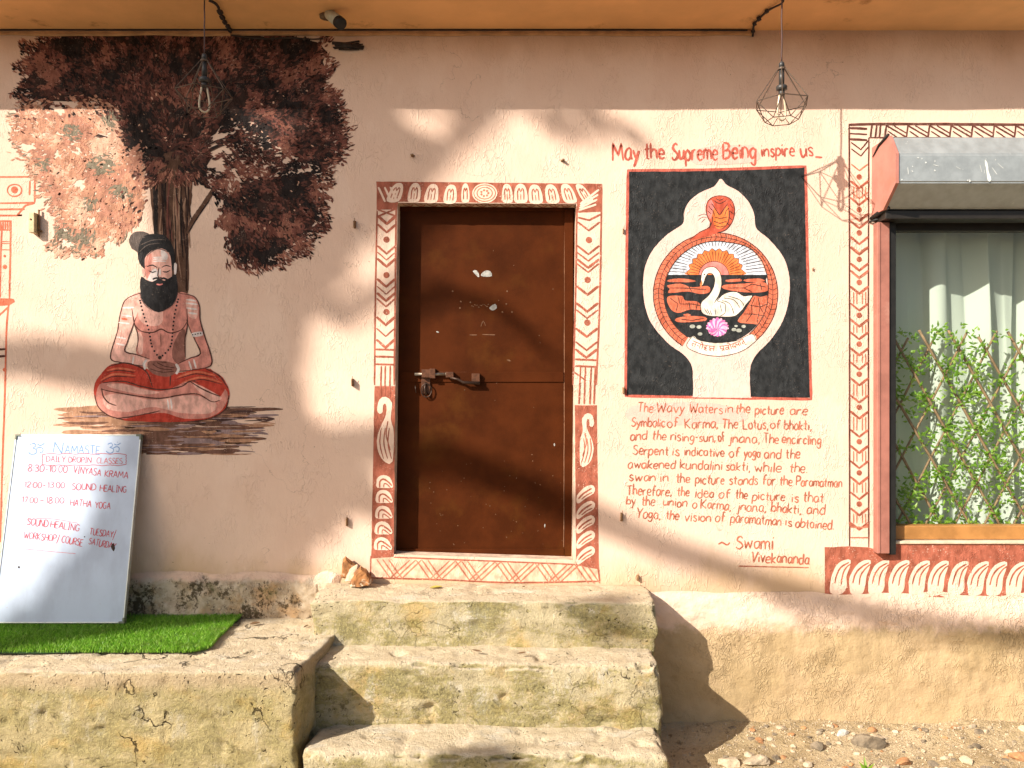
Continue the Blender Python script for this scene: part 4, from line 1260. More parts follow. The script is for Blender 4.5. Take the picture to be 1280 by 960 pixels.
for q in (((150, 610), (190, 640), (180, 678)), ((190, 604), (200, 640), (260, 640), (305, 650)), ((245, 632), (250, 668)), ((150, 560), (220, 560), (330, 568)), ((240, 545), (260, 580)), ((440, 560), (520, 560), (560, 540), (630, 556)), ((520, 560), (560, 580)), ((600, 534), (610, 572)),
          ((545, 645), (600, 655), (638, 640)), ((520, 690), (560, 690), (625, 700)), ((560, 640), (560, 690), (530, 730)), ((590, 606), (600, 655), (585, 735)), ((575, 605), (560, 640)), ((600, 655), (625, 700)), ((200, 716), (260, 722), (320, 712)), ((290, 632), (280, 668))):
    sk.line(E(*q), INK, 1.0, False)
# pads and lotus
for x, y, r_ in ((262, 752, 14), (295, 755, 13), (300, 790, 12), (470, 768, 12), (495, 772, 14), (518, 752, 11), (480, 750, 8)): sk.dot(*E((x, y))[0], r_ * .25, PAD, r_ * .17)
for i in range(11):
    a = math.radians(188 + i * 16.4); L = 78 - 8 * abs(5 - i) * .5
    tip = (387 + L * math.cos(a), 768 + L * .80 * math.sin(a)); px_, py_ = -math.sin(a) * 13, math.cos(a) * 13
    mid = (387 + L * .5 * math.cos(a), 765 + L * .45 * math.sin(a))
    sk.fill(E((387, 785), (mid[0] + px_, mid[1] + py_), tip, (mid[0] - px_, mid[1] - py_)), MAG if i % 2 else MAGL, True, .1, 1.5)
for i in range(9):
    a = math.radians(10 + i * 20); L = 58 - 6 * abs(4 - i) * .4
    tip = (387 + L * math.cos(a), 770 + L * .58 * math.sin(a)); px_, py_ = -math.sin(a) * 10, math.cos(a) * 10
    mid = (387 + L * .5 * math.cos(a), 770 + L * .4 * math.sin(a))
    sk.fill(E((387, 765), (mid[0] + px_, mid[1] + py_), tip, (mid[0] - px_, mid[1] - py_)), MAGL if i % 2 else MAG, True, .1, 1.5)
# swan
sk.fill(E((304, 540), (306, 500), (318, 470), (345, 455), (378, 458), (402, 490), (408, 540), (396, 590), (378, 625), (400, 605), (430, 585), (475, 578), (520, 600), (562, 600), (530, 640), (490, 690), (440, 704), (380, 700), (330, 696), (304, 668), (308, 630), (340, 600), (366, 560), (374, 515), (362, 490), (340, 488), (328, 505), (322, 520), (312, 545)), SWAN, True, .15, 2)
sk.fill(E((306, 520), (300, 540), (303, 555), (312, 538)), ORANGE, True, .1, 1); sk.dot(*E((322, 492))[0], 1.0, INK)
for q in (((304, 540), (306, 500), (318, 470), (345, 455), (378, 458), (402, 490), (408, 540), (396, 590), (372, 634)), ((322, 520), (340, 488), (362, 490), (374, 515), (366, 560), (340, 600), (308, 630), (304, 668), (330, 696), (440, 704), (490, 690), (562, 600), (520, 600), (475, 578), (420, 590), (385, 625)),
          ((385, 625), (425, 640), (425, 685), (400, 700)), ((420, 610), (470, 620), (500, 660)), ((410, 622), (450, 640), (470, 690)), ((440, 600), (500, 620), (520, 650)), ((400, 640), (410, 680)), ((320, 660), (340, 690)), ((350, 670), (360, 697)), ((335, 665), (350, 694)), ((375, 660), (380, 698))):
    sk.line(E(*q), INK, .9)
# serpent ring
def ring(a0, a1, ro, ri, m, n=60):
    o_ = [(cx + ro(a) * math.cos(math.radians(a)), cy + ro(a) * .985 * math.sin(math.radians(a))) for a in [a0 + (a1 - a0) * i / n for i in range(n + 1)]]
    i_ = [(cx + ri(a) * math.cos(math.radians(a)), cy + ri(a) * .985 * math.sin(math.radians(a))) for a in [a1 - (a1 - a0) * i / n for i in range(n + 1)]]
    sk.fill(E(*(o_ + i_)), m, False, .1, 3)
    return o_, i_
A0, A1 = 122, 410
def thick(a): return 52 - 10 * smoothstep(200, 285, a) - 20 * smoothstep(280, 310, a) + 26 * smoothstep(312, 362, a)
ro = lambda a: 311
ri = lambda a: 311 - thick(a)
o1, i1 = ring(A0, A1, ro, ri, CORAL, 90)
sk.line(E(*o1), INK, 1.2, False); sk.line(E(*i1), INK, 1.2, False)
mid = [(cx + (311 - thick(a) * .5) * math.cos(math.radians(a)), cy + (311 - thick(a) * .5) * .985 * math.sin(math.radians(a))) for a in range(A0, A1 + 1, 4)]
sk.line(E(*mid), INK, .9, False)
for i in range(A0 + 2, A1, 5):
    a = math.radians(i); t_ = thick(i)
    P = lambda r_, d=0: (cx + r_ * math.cos(a + math.radians(d)), cy + r_ * .985 * math.sin(a + math.radians(d)))
    sk.line(E(P(311), P(311 - t_ * .5, 2.2)), INK, .7); sk.line(E(P(311 - t_ * .5, 2.2), P(311 - t_, -.5)), INK, .7)
# hooded head
HOOD = paint('hood_red', (.50, .085, .045), .3)
sk.fill(E((250, 318), (300, 280), (338, 262), (352, 238), (336, 200), (330, 160), (342, 122), (375, 102), (420, 100), (455, 118), (472, 158), (470, 205), (452, 245), (425, 272), (385, 285), (320, 305)), HOOD, True, .1, 2)
sk.fill(E((360, 150), (380, 165), (400, 195), (425, 165), (440, 150), (440, 220), (420, 255), (385, 262), (365, 225)), ORANGE, True, .1, 2)
sk.fill(E((340, 140), (356, 120), (370, 150), (362, 190), (352, 215), (338, 190)), ROSE, True, .1, 2)
for q in (((250, 318), (300, 280), (338, 262), (352, 238), (336, 200), (330, 160), (342, 122), (375, 102), (420, 100), (455, 118), (472, 158), (470, 205), (452, 245), (425, 272), (385, 285)), ((358, 138), (376, 164), (397, 196)), ((438, 138), (420, 164), (399, 196)), ((352, 160), (366, 176), (372, 200)), ((444, 160), (430, 176), (424, 200)), ((380, 112), (398, 122), (418, 112)), ((368, 122), (398, 138), (430, 122)),
          ((365, 200), (360, 230), (345, 262)), ((442, 160), (448, 200), (436, 240), (412, 264)), ((372, 205), (400, 212), (436, 205)), ((368, 225), (400, 236), (436, 225)), ((372, 246), (400, 255), (425, 248)), ((345, 150), (358, 170)), ((338, 175), (356, 190)), ((450, 140), (464, 160)), ((448, 175), (468, 190)), ((442, 205), (462, 220)), ((428, 232), (448, 246))):
    sk.line(E(*q), INK, 1.0)
for q in (((290, 200), (320, 190), (334, 196)), ((288, 222), (312, 205), (334, 208)), ((306, 232), (325, 214))): sk.line(E(*q), INK, .5)
# banner with a line of Devanagari
sk.fill(E((262, 800), (300, 822), (380, 834), (480, 824), (560, 790), (580, 824), (520, 870), (440, 896), (370, 900), (290, 884), (234, 850)), SWAN, True, .1, 2)
for q in (((262, 800), (300, 822), (380, 834), (480, 824), (560, 790), (580, 824)), ((580, 824), (520, 870), (440, 896), (370, 900), (290, 884), (234, 850), (262, 800))): sk.line(E(*q), INK, .8)
def dev(u, v):          # along the banner arc: u 0..100 left to right, v up from the head line
    a = math.radians(118 - u * .60); r_ = 252 + v
    return (cx + r_ * math.cos(a) * 1.0 + 4, cy + r_ * math.sin(a) * 1.0 + 8)
def dl(*p, w=1.05): sk.line(E(*[dev(u, v) for u, v in p]), RED, w, True, .1, .05, step=.8)
dl((0, 3), (22, 3), (44, 3)); dl((52, 3), (75, 3), (99, 3))
# tanno hamsah
dl((4, 12), (2, 20), (5, 26)); dl((2, 15), (8, 13)); dl((8, 3), (8, 27)); dl((11, 16), (16, 15)); dl((12, 13), (11, 18)); dl((17, 3), (17, 27)); dl((21, 3), (21, 27)); dl((21, 3), (19, -5), (15, -8))
dl((28, 3), (28, 10), (24, 13), (29, 17), (25, 22), (30, 28)); dl((29, -5), (30, -6), w=1.6); dl((35, 3), (34, 12), (37, 16), (34, 22), (38, 26)); dl((37, 15), (42, 14)); dl((42, 3), (42, 27)); dl((46, 10), (46.5, 12), w=1.6); dl((46, 20), (46.5, 22), w=1.6)
# prachodayat
dl((54, 4), (54, 13), (58, 16), (60, 14)); dl((60, 3), (60, 27)); dl((56, 25), (60, 19)); dl((64, 13), (63, 20), (67, 22), (68, 15)); dl((63, 13), (69, 12)); dl((69, 3), (69, 27)); dl((73, 3), (73, 27)); dl((73, 3), (71, -5), (67, -8))
dl((78, 3), (78, 9), (75, 14), (78, 19), (81, 16), (80, 26)); dl((84, 5), (83, 12), (86, 17), (88, 14)); dl((88, 3), (88, 27)); dl((91, 3), (91, 27)); dl((95, 14), (94, 20), (96, 26)); dl((94, 15), (98, 14)); dl((98, 3), (98, 27)); dl((97, 30), (100, 34))
o = sk.build('emblem_mural', house); o['label'] = 'black painted panel with a swan, lotus and serpent ring emblem'

# ---- lettering on the wall
sk = Sketch(base=.0008, step=4e-6)
halo = paint('pink_wash', (.80, .46, .38), .5, .85, .04)
sk.fill([(872, 186), (930, 181), (944, 184), (945, 202), (870, 205)], halo); sk.fill([(790, 508), (880, 503), (930, 515), (920, 528), (800, 530)], halo)
sk.layer(1.0)
sk.text('May', 766, 200, 799, 200, 21, RED, 3.2); sk.text('the', 806, 200, 831, 199, 20, RED, 3.2)
sk.text('Supreme', 840, 200, 897, 200, 20, RED, 3.0); sk.text('Being', 904, 199, 945, 198, 21, RED, 3.2)
sk.text('inspire', 952, 196, 993, 195, 16, RED, 2.4); sk.text('us_', 1001, 195, 1028, 195, 17, RED, 2.5)
o = sk.build('heading_lettering', house); o['label'] = 'large red hand-painted heading above the emblem panel'
sk = Sketch(base=.0013, step=4e-6)
LET = paint('letter_red', (.43, .135, .08), .6)
last = 0
for s, x0, y0, x1, y1, h in (
        ('The', 797, 515, 816, 516, 12), ('Wavy', 821, 515, 855, 516, 12), ('Waters', 862, 516, 903, 517, 12), ('in', 906, 516, 916, 516, 11), ('the', 919, 516, 937, 517, 12), ('picture', 944, 517, 979, 518, 11.5), ('are', 987, 518, 1009, 518, 12),
        ('Symbolic', 789, 533, 831, 534, 11.5), ('of', 834, 534, 847, 534, 11.5), ('Karma,', 856, 535, 897, 535, 12), ('The', 902, 535, 922, 536, 12), ('Lotus,', 929, 536, 960, 536, 11.5), ('of', 963, 536, 975, 536, 11.5), ('bhakti,', 980, 537, 1014, 538, 12),
        ('and', 788, 550, 808, 550, 12), ('the', 815, 550, 832, 551, 12), ('rising-sun,', 838, 551, 894, 552, 11.5), ('of', 898, 552, 906, 551, 11.5), ('jnana,', 911, 553, 949, 554, 12), ('The', 954, 554, 973, 554, 12), ('encircling', 977, 554, 1026, 556, 11.5),
        ('Serpent', 791, 568, 835, 569, 11.5), ('is', 840, 569, 849, 569, 11), ('indicative', 855, 569, 905, 571, 11.5), ('of', 911, 571, 924, 571, 11.5), ('yoga', 930, 571, 950, 571, 11), ('and', 955, 573, 976, 573, 12), ('the', 982, 573, 1000, 573, 12.5),
        ('awakened', 785, 585, 844, 586, 11.5), ('kundalini', 850, 586, 902, 588, 11.5), ('sakti,', 907, 588, 937, 589, 11.5), ('while', 943, 589, 976, 590, 11.5), ('the.', 987, 590, 1009, 591, 12),
        ('swan', 786, 601, 819, 602, 11.5), ('in', 825, 602, 835, 602, 11), ('the', 845, 603, 862, 603, 12), ('picture', 869, 604, 905, 605, 11.5), ('stands', 911, 605, 947, 606, 11.5), ('for', 953, 606, 969, 606, 12), ('the', 974, 606, 990, 607, 12), ('Paramatman', 995, 607, 1052, 609, 11.5),
        ('Therefore,', 783, 618, 839, 620, 12), ('the', 846, 620, 861, 621, 12), ('idea', 869, 622, 892, 622, 11.5), ('of', 898, 622, 912, 623, 11.5), ('the', 919, 623, 934, 624, 12), ('picture', 940, 625, 981, 626, 11.5), ('is', 989, 627, 998, 627, 11.5), ('that', 1004, 627, 1029, 628, 12.5),
        ('by', 783, 630, 794, 630, 11), ('the', 802, 631, 818, 632, 12), ('union', 829, 632, 858, 634, 11), ('o', 865, 635, 871, 635, 11), ('Karma,', 876, 635, 913, 638, 12), ('jnana,', 921, 638, 957, 640, 12), ('bhakti,', 964, 640, 1001, 642, 12), ('and', 1008, 642, 1031, 643, 12.5),
        ('Yoga,', 795, 647, 825, 649, 12.5), ('the', 832, 649, 848, 650, 12), ('vision', 856, 651, 888, 652, 11.5), ('of', 894, 652, 906, 652, 12), ('paramatman', 913, 653, 976, 657, 12), ('is', 981, 657, 990, 658, 11.5), ('obtained.', 994, 659, 1042, 662, 11.5),
        ('~', 897, 684, 912, 684, 13), ('Swami', 920, 686, 966, 686, 17), ('Vivekananda', 939, 703, 1011, 705, 14)):
    if x0 < last and s not in ('~',) and sk.v and s != 'Vivekananda':
        sk.build('lettering_line', house); sk = Sketch(base=.0013, step=4e-6)
    if s == '~': sk.build('lettering_line', house); sk = Sketch(base=.0013, step=4e-6)
    last = x0
    sk.text(s, x0, y0, x1, y1, h, LET, 1.6 if h < 13 else 2.0, .06)
sk.line([(923, 707.5), (965, 708.5), (1011, 709.5)], LET, 1.4)
o = sk.build('signature_lettering', house); o['label'] = 'larger red signature under the small lettering lines'

# ---- border round the window
sk = Sketch(base=.0008, step=6e-6)
MAR = paint('maroon', (.115, .040, .028), .45)
sk.line([(1061, 156), (1120, 155), (1300, 156), (1520, 158)], MAR, 3.4, True, 0); sk.line([(1086, 172), (1300, 173), (1520, 174)], MAR, 2)
sk.line([(1061.5, 155), (1062, 400), (1062, 684)], MAR, 2.2); sk.line([(1086, 172), (1085.5, 400), (1086, 684)], MAR, 2.0)
for y in (160, 167, 174): sk.line([(1062, y), (1084, y + 1)], MAR, 3 if y != 167 else 2)
for y in (178, 186): sk.line([(1064, y), (1076, y + 9), (1086, y - 3)], MAR, 1.8, False)
for x in (1090, 1096, 1101): sk.line([(x, 156), (x - 2, 173)], MAR, 2.4)
x = 1108
while x < 1500:
    sk.line([(x, 156), (x - 2, 172)], MAR, 2.2); sk.line([(x, 157), (x + 26, 172)], MAR, 2.2); sk.line([(x + 9, 157), (x + 26, 167)], MAR, 1.8); sk.line([(x + 2, 164), (x + 14, 172)], MAR, 1.8); x += 27
ys = [221, 262, 291, 324, 353, 394, 430, 467.6, 509, 552, 591, 630]
for i, y in enumerate(ys):
    nxt = ys[i + 1] if i + 1 < len(ys) else 668
    sk.dot(1074, y, 3.5, BRICK)
    sk.line([(1063, y + 5), (1074, y + 14), (1085.5, y + 5)], BRICK, 3.0, False)
    yb = nxt - 16
    sk.line([(1063, yb + 1), (1074, yb + 10), (1085.5, yb + 1)], BRICK, 2.6, False)
    if nxt - y > 33:
        for x in (1067, 1071, 1078, 1082): sk.line([(x, y + 12), (x, yb + 2)], BRICKL, 1.5)
for y in (205, 240, 308, 340): sk.line([(1064, y), (1074, y + 8), (1085, y)], BRICKL, 1.6, False)
sk.fill([(1062, 652), (1075, 662), (1086, 652), (1086, 658), (1062, 658)], BRICK, False)
for y in (659, 672): sk.line([(1063, y), (1086, y)], BRICKL, 1.6)
sk.fill([(1031, 684), (1060, 683), (1086, 684), (1110, 692), (1121, 678), (1300, 681), (1520, 686), (1520, 752), (1280, 749), (1150, 746), (1031, 743)], BRICK, False, .6)
sk.layer(1.9)
for i in range(22):
    x = 1033 + i * 24.6 + R.uniform(-1, 1); y = 700 + i * .34
    a, c = R.uniform(-1.5, 1.5), R.uniform(-1, 1)
    sk.fill([(x + 4, y + 35 + c), (x + 5 + a, y + 22), (x + 12, y + 7), (x + 22, y + 0), (x + 30, y + 0), (x + 29, y + 8), (x + 25, y + 20), (x + 24 + a, y + 34), (x + 20, y + 41 + c), (x + 12, y + 43 + c), (x + 5, y + 41)], CREAM, True, .4)
    sk.line([(x + 9 + a, y + 29), (x + 12 + a, y + 18), (x + 18, y + 9), (x + 28, y + 3)], BRICK, 2.3, True, .3); sk.line([(x + 17 + a, y + 31), (x + 19 + a, y + 19), (x + 24, y + 10), (x + 30, y + 5)], BRICK, 2.0, True, .3)
o = sk.build('window_border', house); o['label'] = 'brick red painted border of chevrons, dots and petals round the window'

# ---- border at the left edge (a second painted frame running out of view)
sk = Sketch(base=.0008, step=6e-6)
def Lf(*a): return tr(a, .2913, 0, 200)
for q in (Lf((-900, 76), (0, 73), (150, 70)), Lf((150, 70), (148, 182)), Lf((-900, 188), (0, 185), (148, 182)), Lf((128, 90), (126, 150)), Lf((-900, 215), (0, 212), (95, 208)), Lf((148, 184), (110, 195), (95, 212), (72, 238)), Lf((-900, 240), (0, 238), (75, 236)), Lf((-300, 265), (50, 262)), Lf((46, 262), (44, 400), (40, 590)),
          Lf((8, 280), (2, 430), (0, 590)), Lf((40, 590), (28, 720), (22, 960), (10, 1300), (0, 1640)), Lf((-30, 280), (-36, 900), (-40, 1640))): sk.line(q, CORAL, 2.2, True, .05)
sk.dot(*Lf((62, 128))[0], 4.4, CORAL); sk.line(Lf(*[(62 + 31 * math.cos(a * .6283), 130 + 26 * math.sin(a * .6283)) for a in range(10)]), CORAL, 1.6, closed=True)
for x in range(5): sk.line(Lf((2 + x * 10, 265), (2 + x * 10, 298)), CORAL, 2)
sk.line(Lf((-30, 300), (46, 300)), CORAL, 1.8)
for y in (350, 358, 385): sk.line(Lf((2, y), (40, y)), CORAL, 1.1)
for y, r_ in ((412, 1.6), (458, 2.8), (900, 2.5)): sk.dot(*Lf((20, y))[0], r_, CORAL)
sk.fill(Lf((-60, 598), (58, 596), (40, 622), (-60, 624)), CORAL); sk.line(Lf((-30, 690), (38, 628)), CORAL, 2)
for y in (815, 845): sk.line(Lf((-40, y), (24, y - 4)), paint('dark_band', (.10, .03, .02), .2), 2.8)
o = sk.build('frame_border', house); o['label'] = 'red line frame painted at the left edge of the wall'

# ------------------------------------------------------------------ whiteboard leaning on the wall
TLc, TRc = wp(27, 542, .022), wp(180, 545, .022)
BLc, BRc = wp(-14, 773, .205), wp(150, 778, .205)
LZ = CZ - 1.208
BRc.z = BLc.z = LZ + .026
ux = (BRc - BLc).normalized()
uz0 = ((TLc + TRc) / 2 - (BLc + BRc) / 2)
uz = (uz0 - ux * uz0.dot(ux)).normalized()
un = ux.cross(uz).normalized()            # away from the board's face
if un.y > 0: un = -un
BW, BH = (BRc - BLc).length, uz0.length
Bo = (BLc + BRc) / 2 - ux * BW / 2 + ux * ((((TLc + TRc) / 2) - (BLc + BRc) / 2).dot(ux)) * .5


def bp(u, v, n=0.0): return Bo + ux * u + uz * v + un * n


board = empty('whiteboard', tuple(bp(BW / 2, 0)), 'white dry-erase class timetable board leaning against the wall on the grass mat', 'whiteboard')


def bbox(b, u0, u1, v0, v1, n0, n1, m=0, bev=.0):
    q = MB(); q.box((u0, v0, n0), (u1, v1, n1), 0, bev)
    b.add([bp(p.x, p.y, p.z) for p in q.v], q.f, m)


M_BOARD, _nt, _b = new_mat('whiteboard_enamel')
_c = mix(_nt, ramp(_nt, noi(_nt, pos(_nt, (1, 1, .4)), 7, 5, .65), .35, .7), (.51, .59, .73), (.42, .48, .60))
_nt.links.new(mix(_nt, ramp(_nt, noi(_nt, pos(_nt), 40, 3), .70, .78, 0, .35), _c, (.4, .3, .3)), _b.inputs[0]); _b.inputs['Roughness'].default_value = .33
M_ALU = simple('aluminium_edge', (.55, .58, .56), .4, metal=.6, var=.1, scale=30)
M_CORN = simple('olive_corner_plastic', (.16, .18, .13), .5, var=.2)
b = MB(); bbox(b, .006, BW - .006, .006, BH - .006, -.014, .002); b.build('board_panel', M_BOARD, board)
b = MB()
bbox(b, 0, .0058, .02, BH - .02, -.018, .005, 0, .001); bbox(b, BW - .0058, BW, .02, BH - .02, -.018, .005, 0, .001)
bbox(b, .02, BW - .02, 0, .0058, -.018, .005, 0, .001); bbox(b, .02, BW - .02, BH - .0058, BH, -.018, .005, 0, .001)
b.build('board_frame', M_ALU, board)
for u in (0, 1):
    for v in (0, 1):
        b = MB()
        u0 = -.002 if u == 0 else BW - .026; v0 = -.002 if v == 0 else BH - .026
        ue = -.002 if u == 0 else BW - .0085; ve = -.002 if v == 0 else BH - .0085
        bbox(b, u0, u0 + .028, ve, ve + .0105, -.019, .007, 0, .002)
        v1, v2 = (ve + .0107, v0 + .028) if v == 0 else (v0, ve - .0002)
        bbox(b, ue, ue + .0105, v1, v2, -.019, .007, 0, .002)
        b.build('corner_piece', M_CORN, board)


def board_px(px, py, o):
    d = wp(px, py) - Vector((0, -D, CZ)); c = Vector((0, -D, CZ))
    t = (bp(0, 0) - c).dot(un) / d.dot(un)
    return c + d * t + un * (.0022 + o)


def marker(name, col, alpha=.55):
    m, nt, bs = new_mat(name)
    bs.inputs['Roughness'].default_value = .4
    w = ramp(nt, noi(nt, pos(nt), 130, 3, .6), .42, .72, 0, alpha)
    nt.links.new(mix(nt, w, col, (.68, .66, .68)), bs.inputs[0])
    return m


BLUE = marker('faded_blue_marker', (.10, .22, .46), .35); REDM = marker('red_marker', (.44, .04, .07), .16); REDF = marker('faint_red_marker', (.50, .08, .11), .3)
sk = Sketch(board_px, 0, 1e-5, 60)
def bt(s, x0, y0, x1, y1, h, m=REDM, w=1.05): sk.text(s, x0, y0, x1, y1, h, m, w * 1.08, .05, .03)
bt('N', 67, 566, 78, 567, 13.5, BLUE, 1.3); bt('AMASTE', 81, 567, 125, 568, 10.5, BLUE, 1.2)
for ox in (36, 133):
    s_ = 1 if ox == 36 else .9
    P = lambda *a: [(ox + x * s_, 552 + y * s_) for x, y in a]
    for q in (P((2, 4), (7, 2), (9, 6), (5, 8), (10, 10), (9, 15), (3, 16), (0, 13)), P((10, 9), (14, 7), (18, 9), (17, 14), (14, 13)), P((11, 3), (15, 5), (20, 2)), P((15.5, .5), (16.2, 1.2))): sk.line(q, BLUE, 1.3)
bt('DAILY', 58, 577, 82, 577.5, 7, REDM, .95); bt('DROPIN', 86, 578, 114, 578.5, 7, REDM, .95); bt('CLASSES', 121, 579, 153, 580, 7, REDF, .95)
cl = []
for i in range(36):
    a = i / 36 * 2 * math.pi; k = 1 + .07 * (1 if i % 2 else -1)
    cl.append((105.5 + 52 * max(-1, min(1, 1.25 * math.cos(a))) * (1 + .012 * (i % 2)), 574.5 + 7.2 * max(-1, min(1, 1.5 * math.sin(a))) * k))
sk.line(cl, REDM, .8, closed=True)
bt('8:30', 35, 589, 55, 590, 8.5); bt('-', 57, 590, 60, 590, 8.5); bt('10:00', 62, 590, 84, 591, 8.5); bt('VINYASA', 92, 591, 126, 595, 8.5); bt('KRAMA', 131, 596, 160, 598, 8)
bt('12:00', 31, 609, 52, 610, 7, REDF); bt('-', 54, 610, 57, 610, 8); bt('13:00', 60, 610, 81, 610, 7.5); bt('SOUND', 90, 612, 120, 613, 8); bt('HEALING', 125, 614, 158, 616, 8)
bt('17:00', 28, 628, 47, 629, 7, REDF); bt('-', 50, 629, 55, 629, 8); bt('18:00', 58, 629, 80, 629, 7.5); bt('HATHA', 88, 632, 114, 634, 8); bt('YOGA', 119, 635, 138, 636, 8)
bt('SOUND', 34, 656, 60, 659, 8.5); bt('HEALING', 63, 659, 99, 664, 8.5); bt('TUESDAY', 112, 668, 141, 672, 8); bt('/', 141, 674, 145, 674, 11)
bt('WORKSHOP', 30, 673, 70, 677, 8.5); bt('/', 71, 678, 75, 678, 10); bt('COURSE', 77, 678, 103, 683, 8.5); bt('SATURDAY', 111, 680, 144, 687, 8)
sk.line([(30, 686), (60, 689), (95, 692)], REDF, .6); sk.line([(34, 650), (60, 648), (98, 654)], REDF, .6)
sk.fill([(139, 683), (142, 679), (144, 685), (142, 689)], INK, True, .1, 1); sk.dot(24, 709, 1.3, INK); sk.dot(106, 671, .9, INK)
sk.build('marker_writing', board)

# ------------------------------------------------------------------ artificial grass mat
mat_root = empty('grass_mat', (-2.4, -.3, LZ), 'bright green artificial grass mat lying on the concrete ledge under the whiteboard', 'grass mat')
def mat_edge(y):   # right-hand edge of the mat, x as a function of y
    k = (-y - .03) / .55
    return -1.405 + .03 * k + .008 * noise.noise((0, y * 9, 2))
def mat_front(x): return -.575 - .012 * noise.noise((x * 4, 1, 1)) - .02 * smoothstep(-1.6, -2.6, x)
b = MB()
NXm, NYm = 60, 16
vs, fs = [], []
for i in range(NXm + 1):
    for j in range(NYm + 1):
        v = j / NYm
        y = -.04 + v * (-.575 + .04)
        xr = mat_edge(y) - .004 - (.07 * smoothstep(-.49, -.585, y) ** 2); x = -4.2 + (xr + 4.2) * i / NXm
        y = -.04 + v * (mat_front(x) + .04)
        vs.append(Vector((x, y, LZ + .008 + .003 * noise.noise((x * 5, y * 5, 0)))))
base = len(vs)
for i in range(NXm):
    for j in range(NYm):
        a = i * (NYm + 1) + j; fs.append((a, a + NYm + 1, a + NYm + 2, a + 1))
b.add(vs, fs)
b.build('mat_backing', simple('mat_backing_green', (.02, .05, .012), .9), mat_root)
M_GRASS = make_leafy('plastic_grass', [(.10, .25, .012), (.20, .45, .025), (.33, .62, .06), (.14, .34, .015), (.48, .68, .14)], .45, .3, .55)
gv, gf = [], []
for _ in range(46000):
    v = R.random(); y = -.04 - v * .54
    x = mat_edge(y) - (R.random() ** 1.25) * 1.45 if R.random() < .85 else R.uniform(-4.1, -2.8)
    if y < mat_front(x) - .006 or (x > mat_edge(y) - .10 and y < mat_front(x) + .10 and math.hypot(x - mat_edge(y) + .10, y - mat_front(x) - .10) > .106): continue
    x += R.uniform(0, .008)
    h = R.uniform(.012, .027); a = R.uniform(0, 6.283); lean = R.uniform(.2, 1.2) * h
    da = Vector((math.cos(a), math.sin(a), 0)); w = Vector((-da.y, da.x, 0)) * R.uniform(.0011, .0019)
    p = Vector((x, y, LZ + .007)); lv = Vector((R.uniform(-1, 1), R.uniform(-1, 1), 0)) * lean
    bI = len(gv)
    gv += [p - w, p + w, p + w * .7 + Vector((0, 0, h * .6)) + lv * .4, p + Vector((0, 0, h)) + lv, p - w * .7 + Vector((0, 0, h * .6)) + lv * .4]
    gf.append((bI, bI + 1, bI + 2, bI + 3, bI + 4))
blades = mesh_obj('grass_blades', gv, gf, M_GRASS, mat_root)
blades['kind'] = 'stuff'

# ------------------------------------------------------------------ curtains behind the glass
M_CURT, _nt, _b = new_mat('white_curtain_cloth')
_b.inputs['Base Color'].default_value = (.68, .74, .64, 1); _b.inputs['Roughness'].default_value = .9
_nt.links.new(bump(_nt, noi(_nt, pos(_nt, (60, 60, 60)), 6, 2), .2, .002), _b.inputs['Normal'])
_t = nd(_nt, 'ShaderNodeBsdfTranslucent', {0: (.7, .7, .62, 1)})
_mx = nd(_nt, 'ShaderNodeMixShader', {0: .25, 1: _b.outputs[0], 2: _t.outputs[0]})
_nt.links.new(_mx.outputs[0], _nt.nodes['Material Output'].inputs[0])
def curtain(x0, x1, label, sd_):
    vs, fs = [], []
    NX, NZ = 140, 30
    for i in range(NX + 1):
        x = x0 + (x1 - x0) * i / NX
        for j in range(NZ + 1):
            z = WZ0 - .03 + (WZ1 - WZ0 + .05) * j / NZ
            f = .030 * math.sin(x * 21 + 1.1 * math.sin(x * 5 + sd_) + .25 * math.sin(z * 2)) + .011 * math.sin(x * 47 + z) + .006 * noise.noise((x * 9, z * 2, sd_))
            vs.append((x + .010 * math.sin(z * 3 + i * .4), .225 + f + (.03 if x0 > 2.2 else 0), z))
    for i in range(NX):
        for j in range(NZ):
            a = i * (NZ + 1) + j; fs.append((a, a + NZ + 1, a + NZ + 2, a + 1))
    o = mesh_obj('curtain', vs, fs, M_CURT, None, smooth=True)
    tag(o, label, 'curtain')
    return o
curtain(1.80, 2.76, 'white pleated curtain behind the glass, at the left end of the window', 0.4)
curtain(2.735, 4.3, 'white curtain behind the glass beyond the dark seam, towards the right edge of the photo', 2.2)

# ------------------------------------------------------------------ leafy trellis screen between glass and curtain
trellis = empty('leaf_trellis', (2.6, .12, WZ0), 'expanding wooden lattice screen covered in green leaves behind the window glass', 'trellis')
M_STICK = simple('willow_stick', (.26, .165, .09), .8, var=.3, scale=30)
M_LEAF = make_leafy('trellis_leaf', [(.08, .19, .012), (.19, .38, .025), (.34, .55, .06), (.14, .31, .02), (.48, .63, .15)], .4, .45)
b = MB()
zt, zb = CZ + .262, WZ0 + .03
H = zt - zb
spots = []
x = 1.2
while x < 4.6:
    for s in (1, -1):
        dx = s * H * .58
        p0 = Vector((x + (.05 if s < 0 else 0), .105 if s > 0 else .122, zb)); 
        p1 = Vector((x - dx, p0.y, zt + R.uniform(-.02, .03)))
        # clip to the window's width
        n = 14
        pts_ = [p0.lerp(p1, i / n) + Vector((.004 * noise.noise((x * 9, i * .5, s)), 0, 0)) for i in range(n + 1)]
        pts_ = [p for p in pts_ if WX0 + .03 < p.x < 4.0]
        if len(pts_) > 2:
            b.tube(pts_, .0072 if s > 0 else .006, 6)
            spots += [(pts_[i].lerp(pts_[i + 1], R.random())) for i in range(len(pts_) - 1) for _ in range(2)]
    x += .158
b.build('lattice', M_STICK, trellis, True)
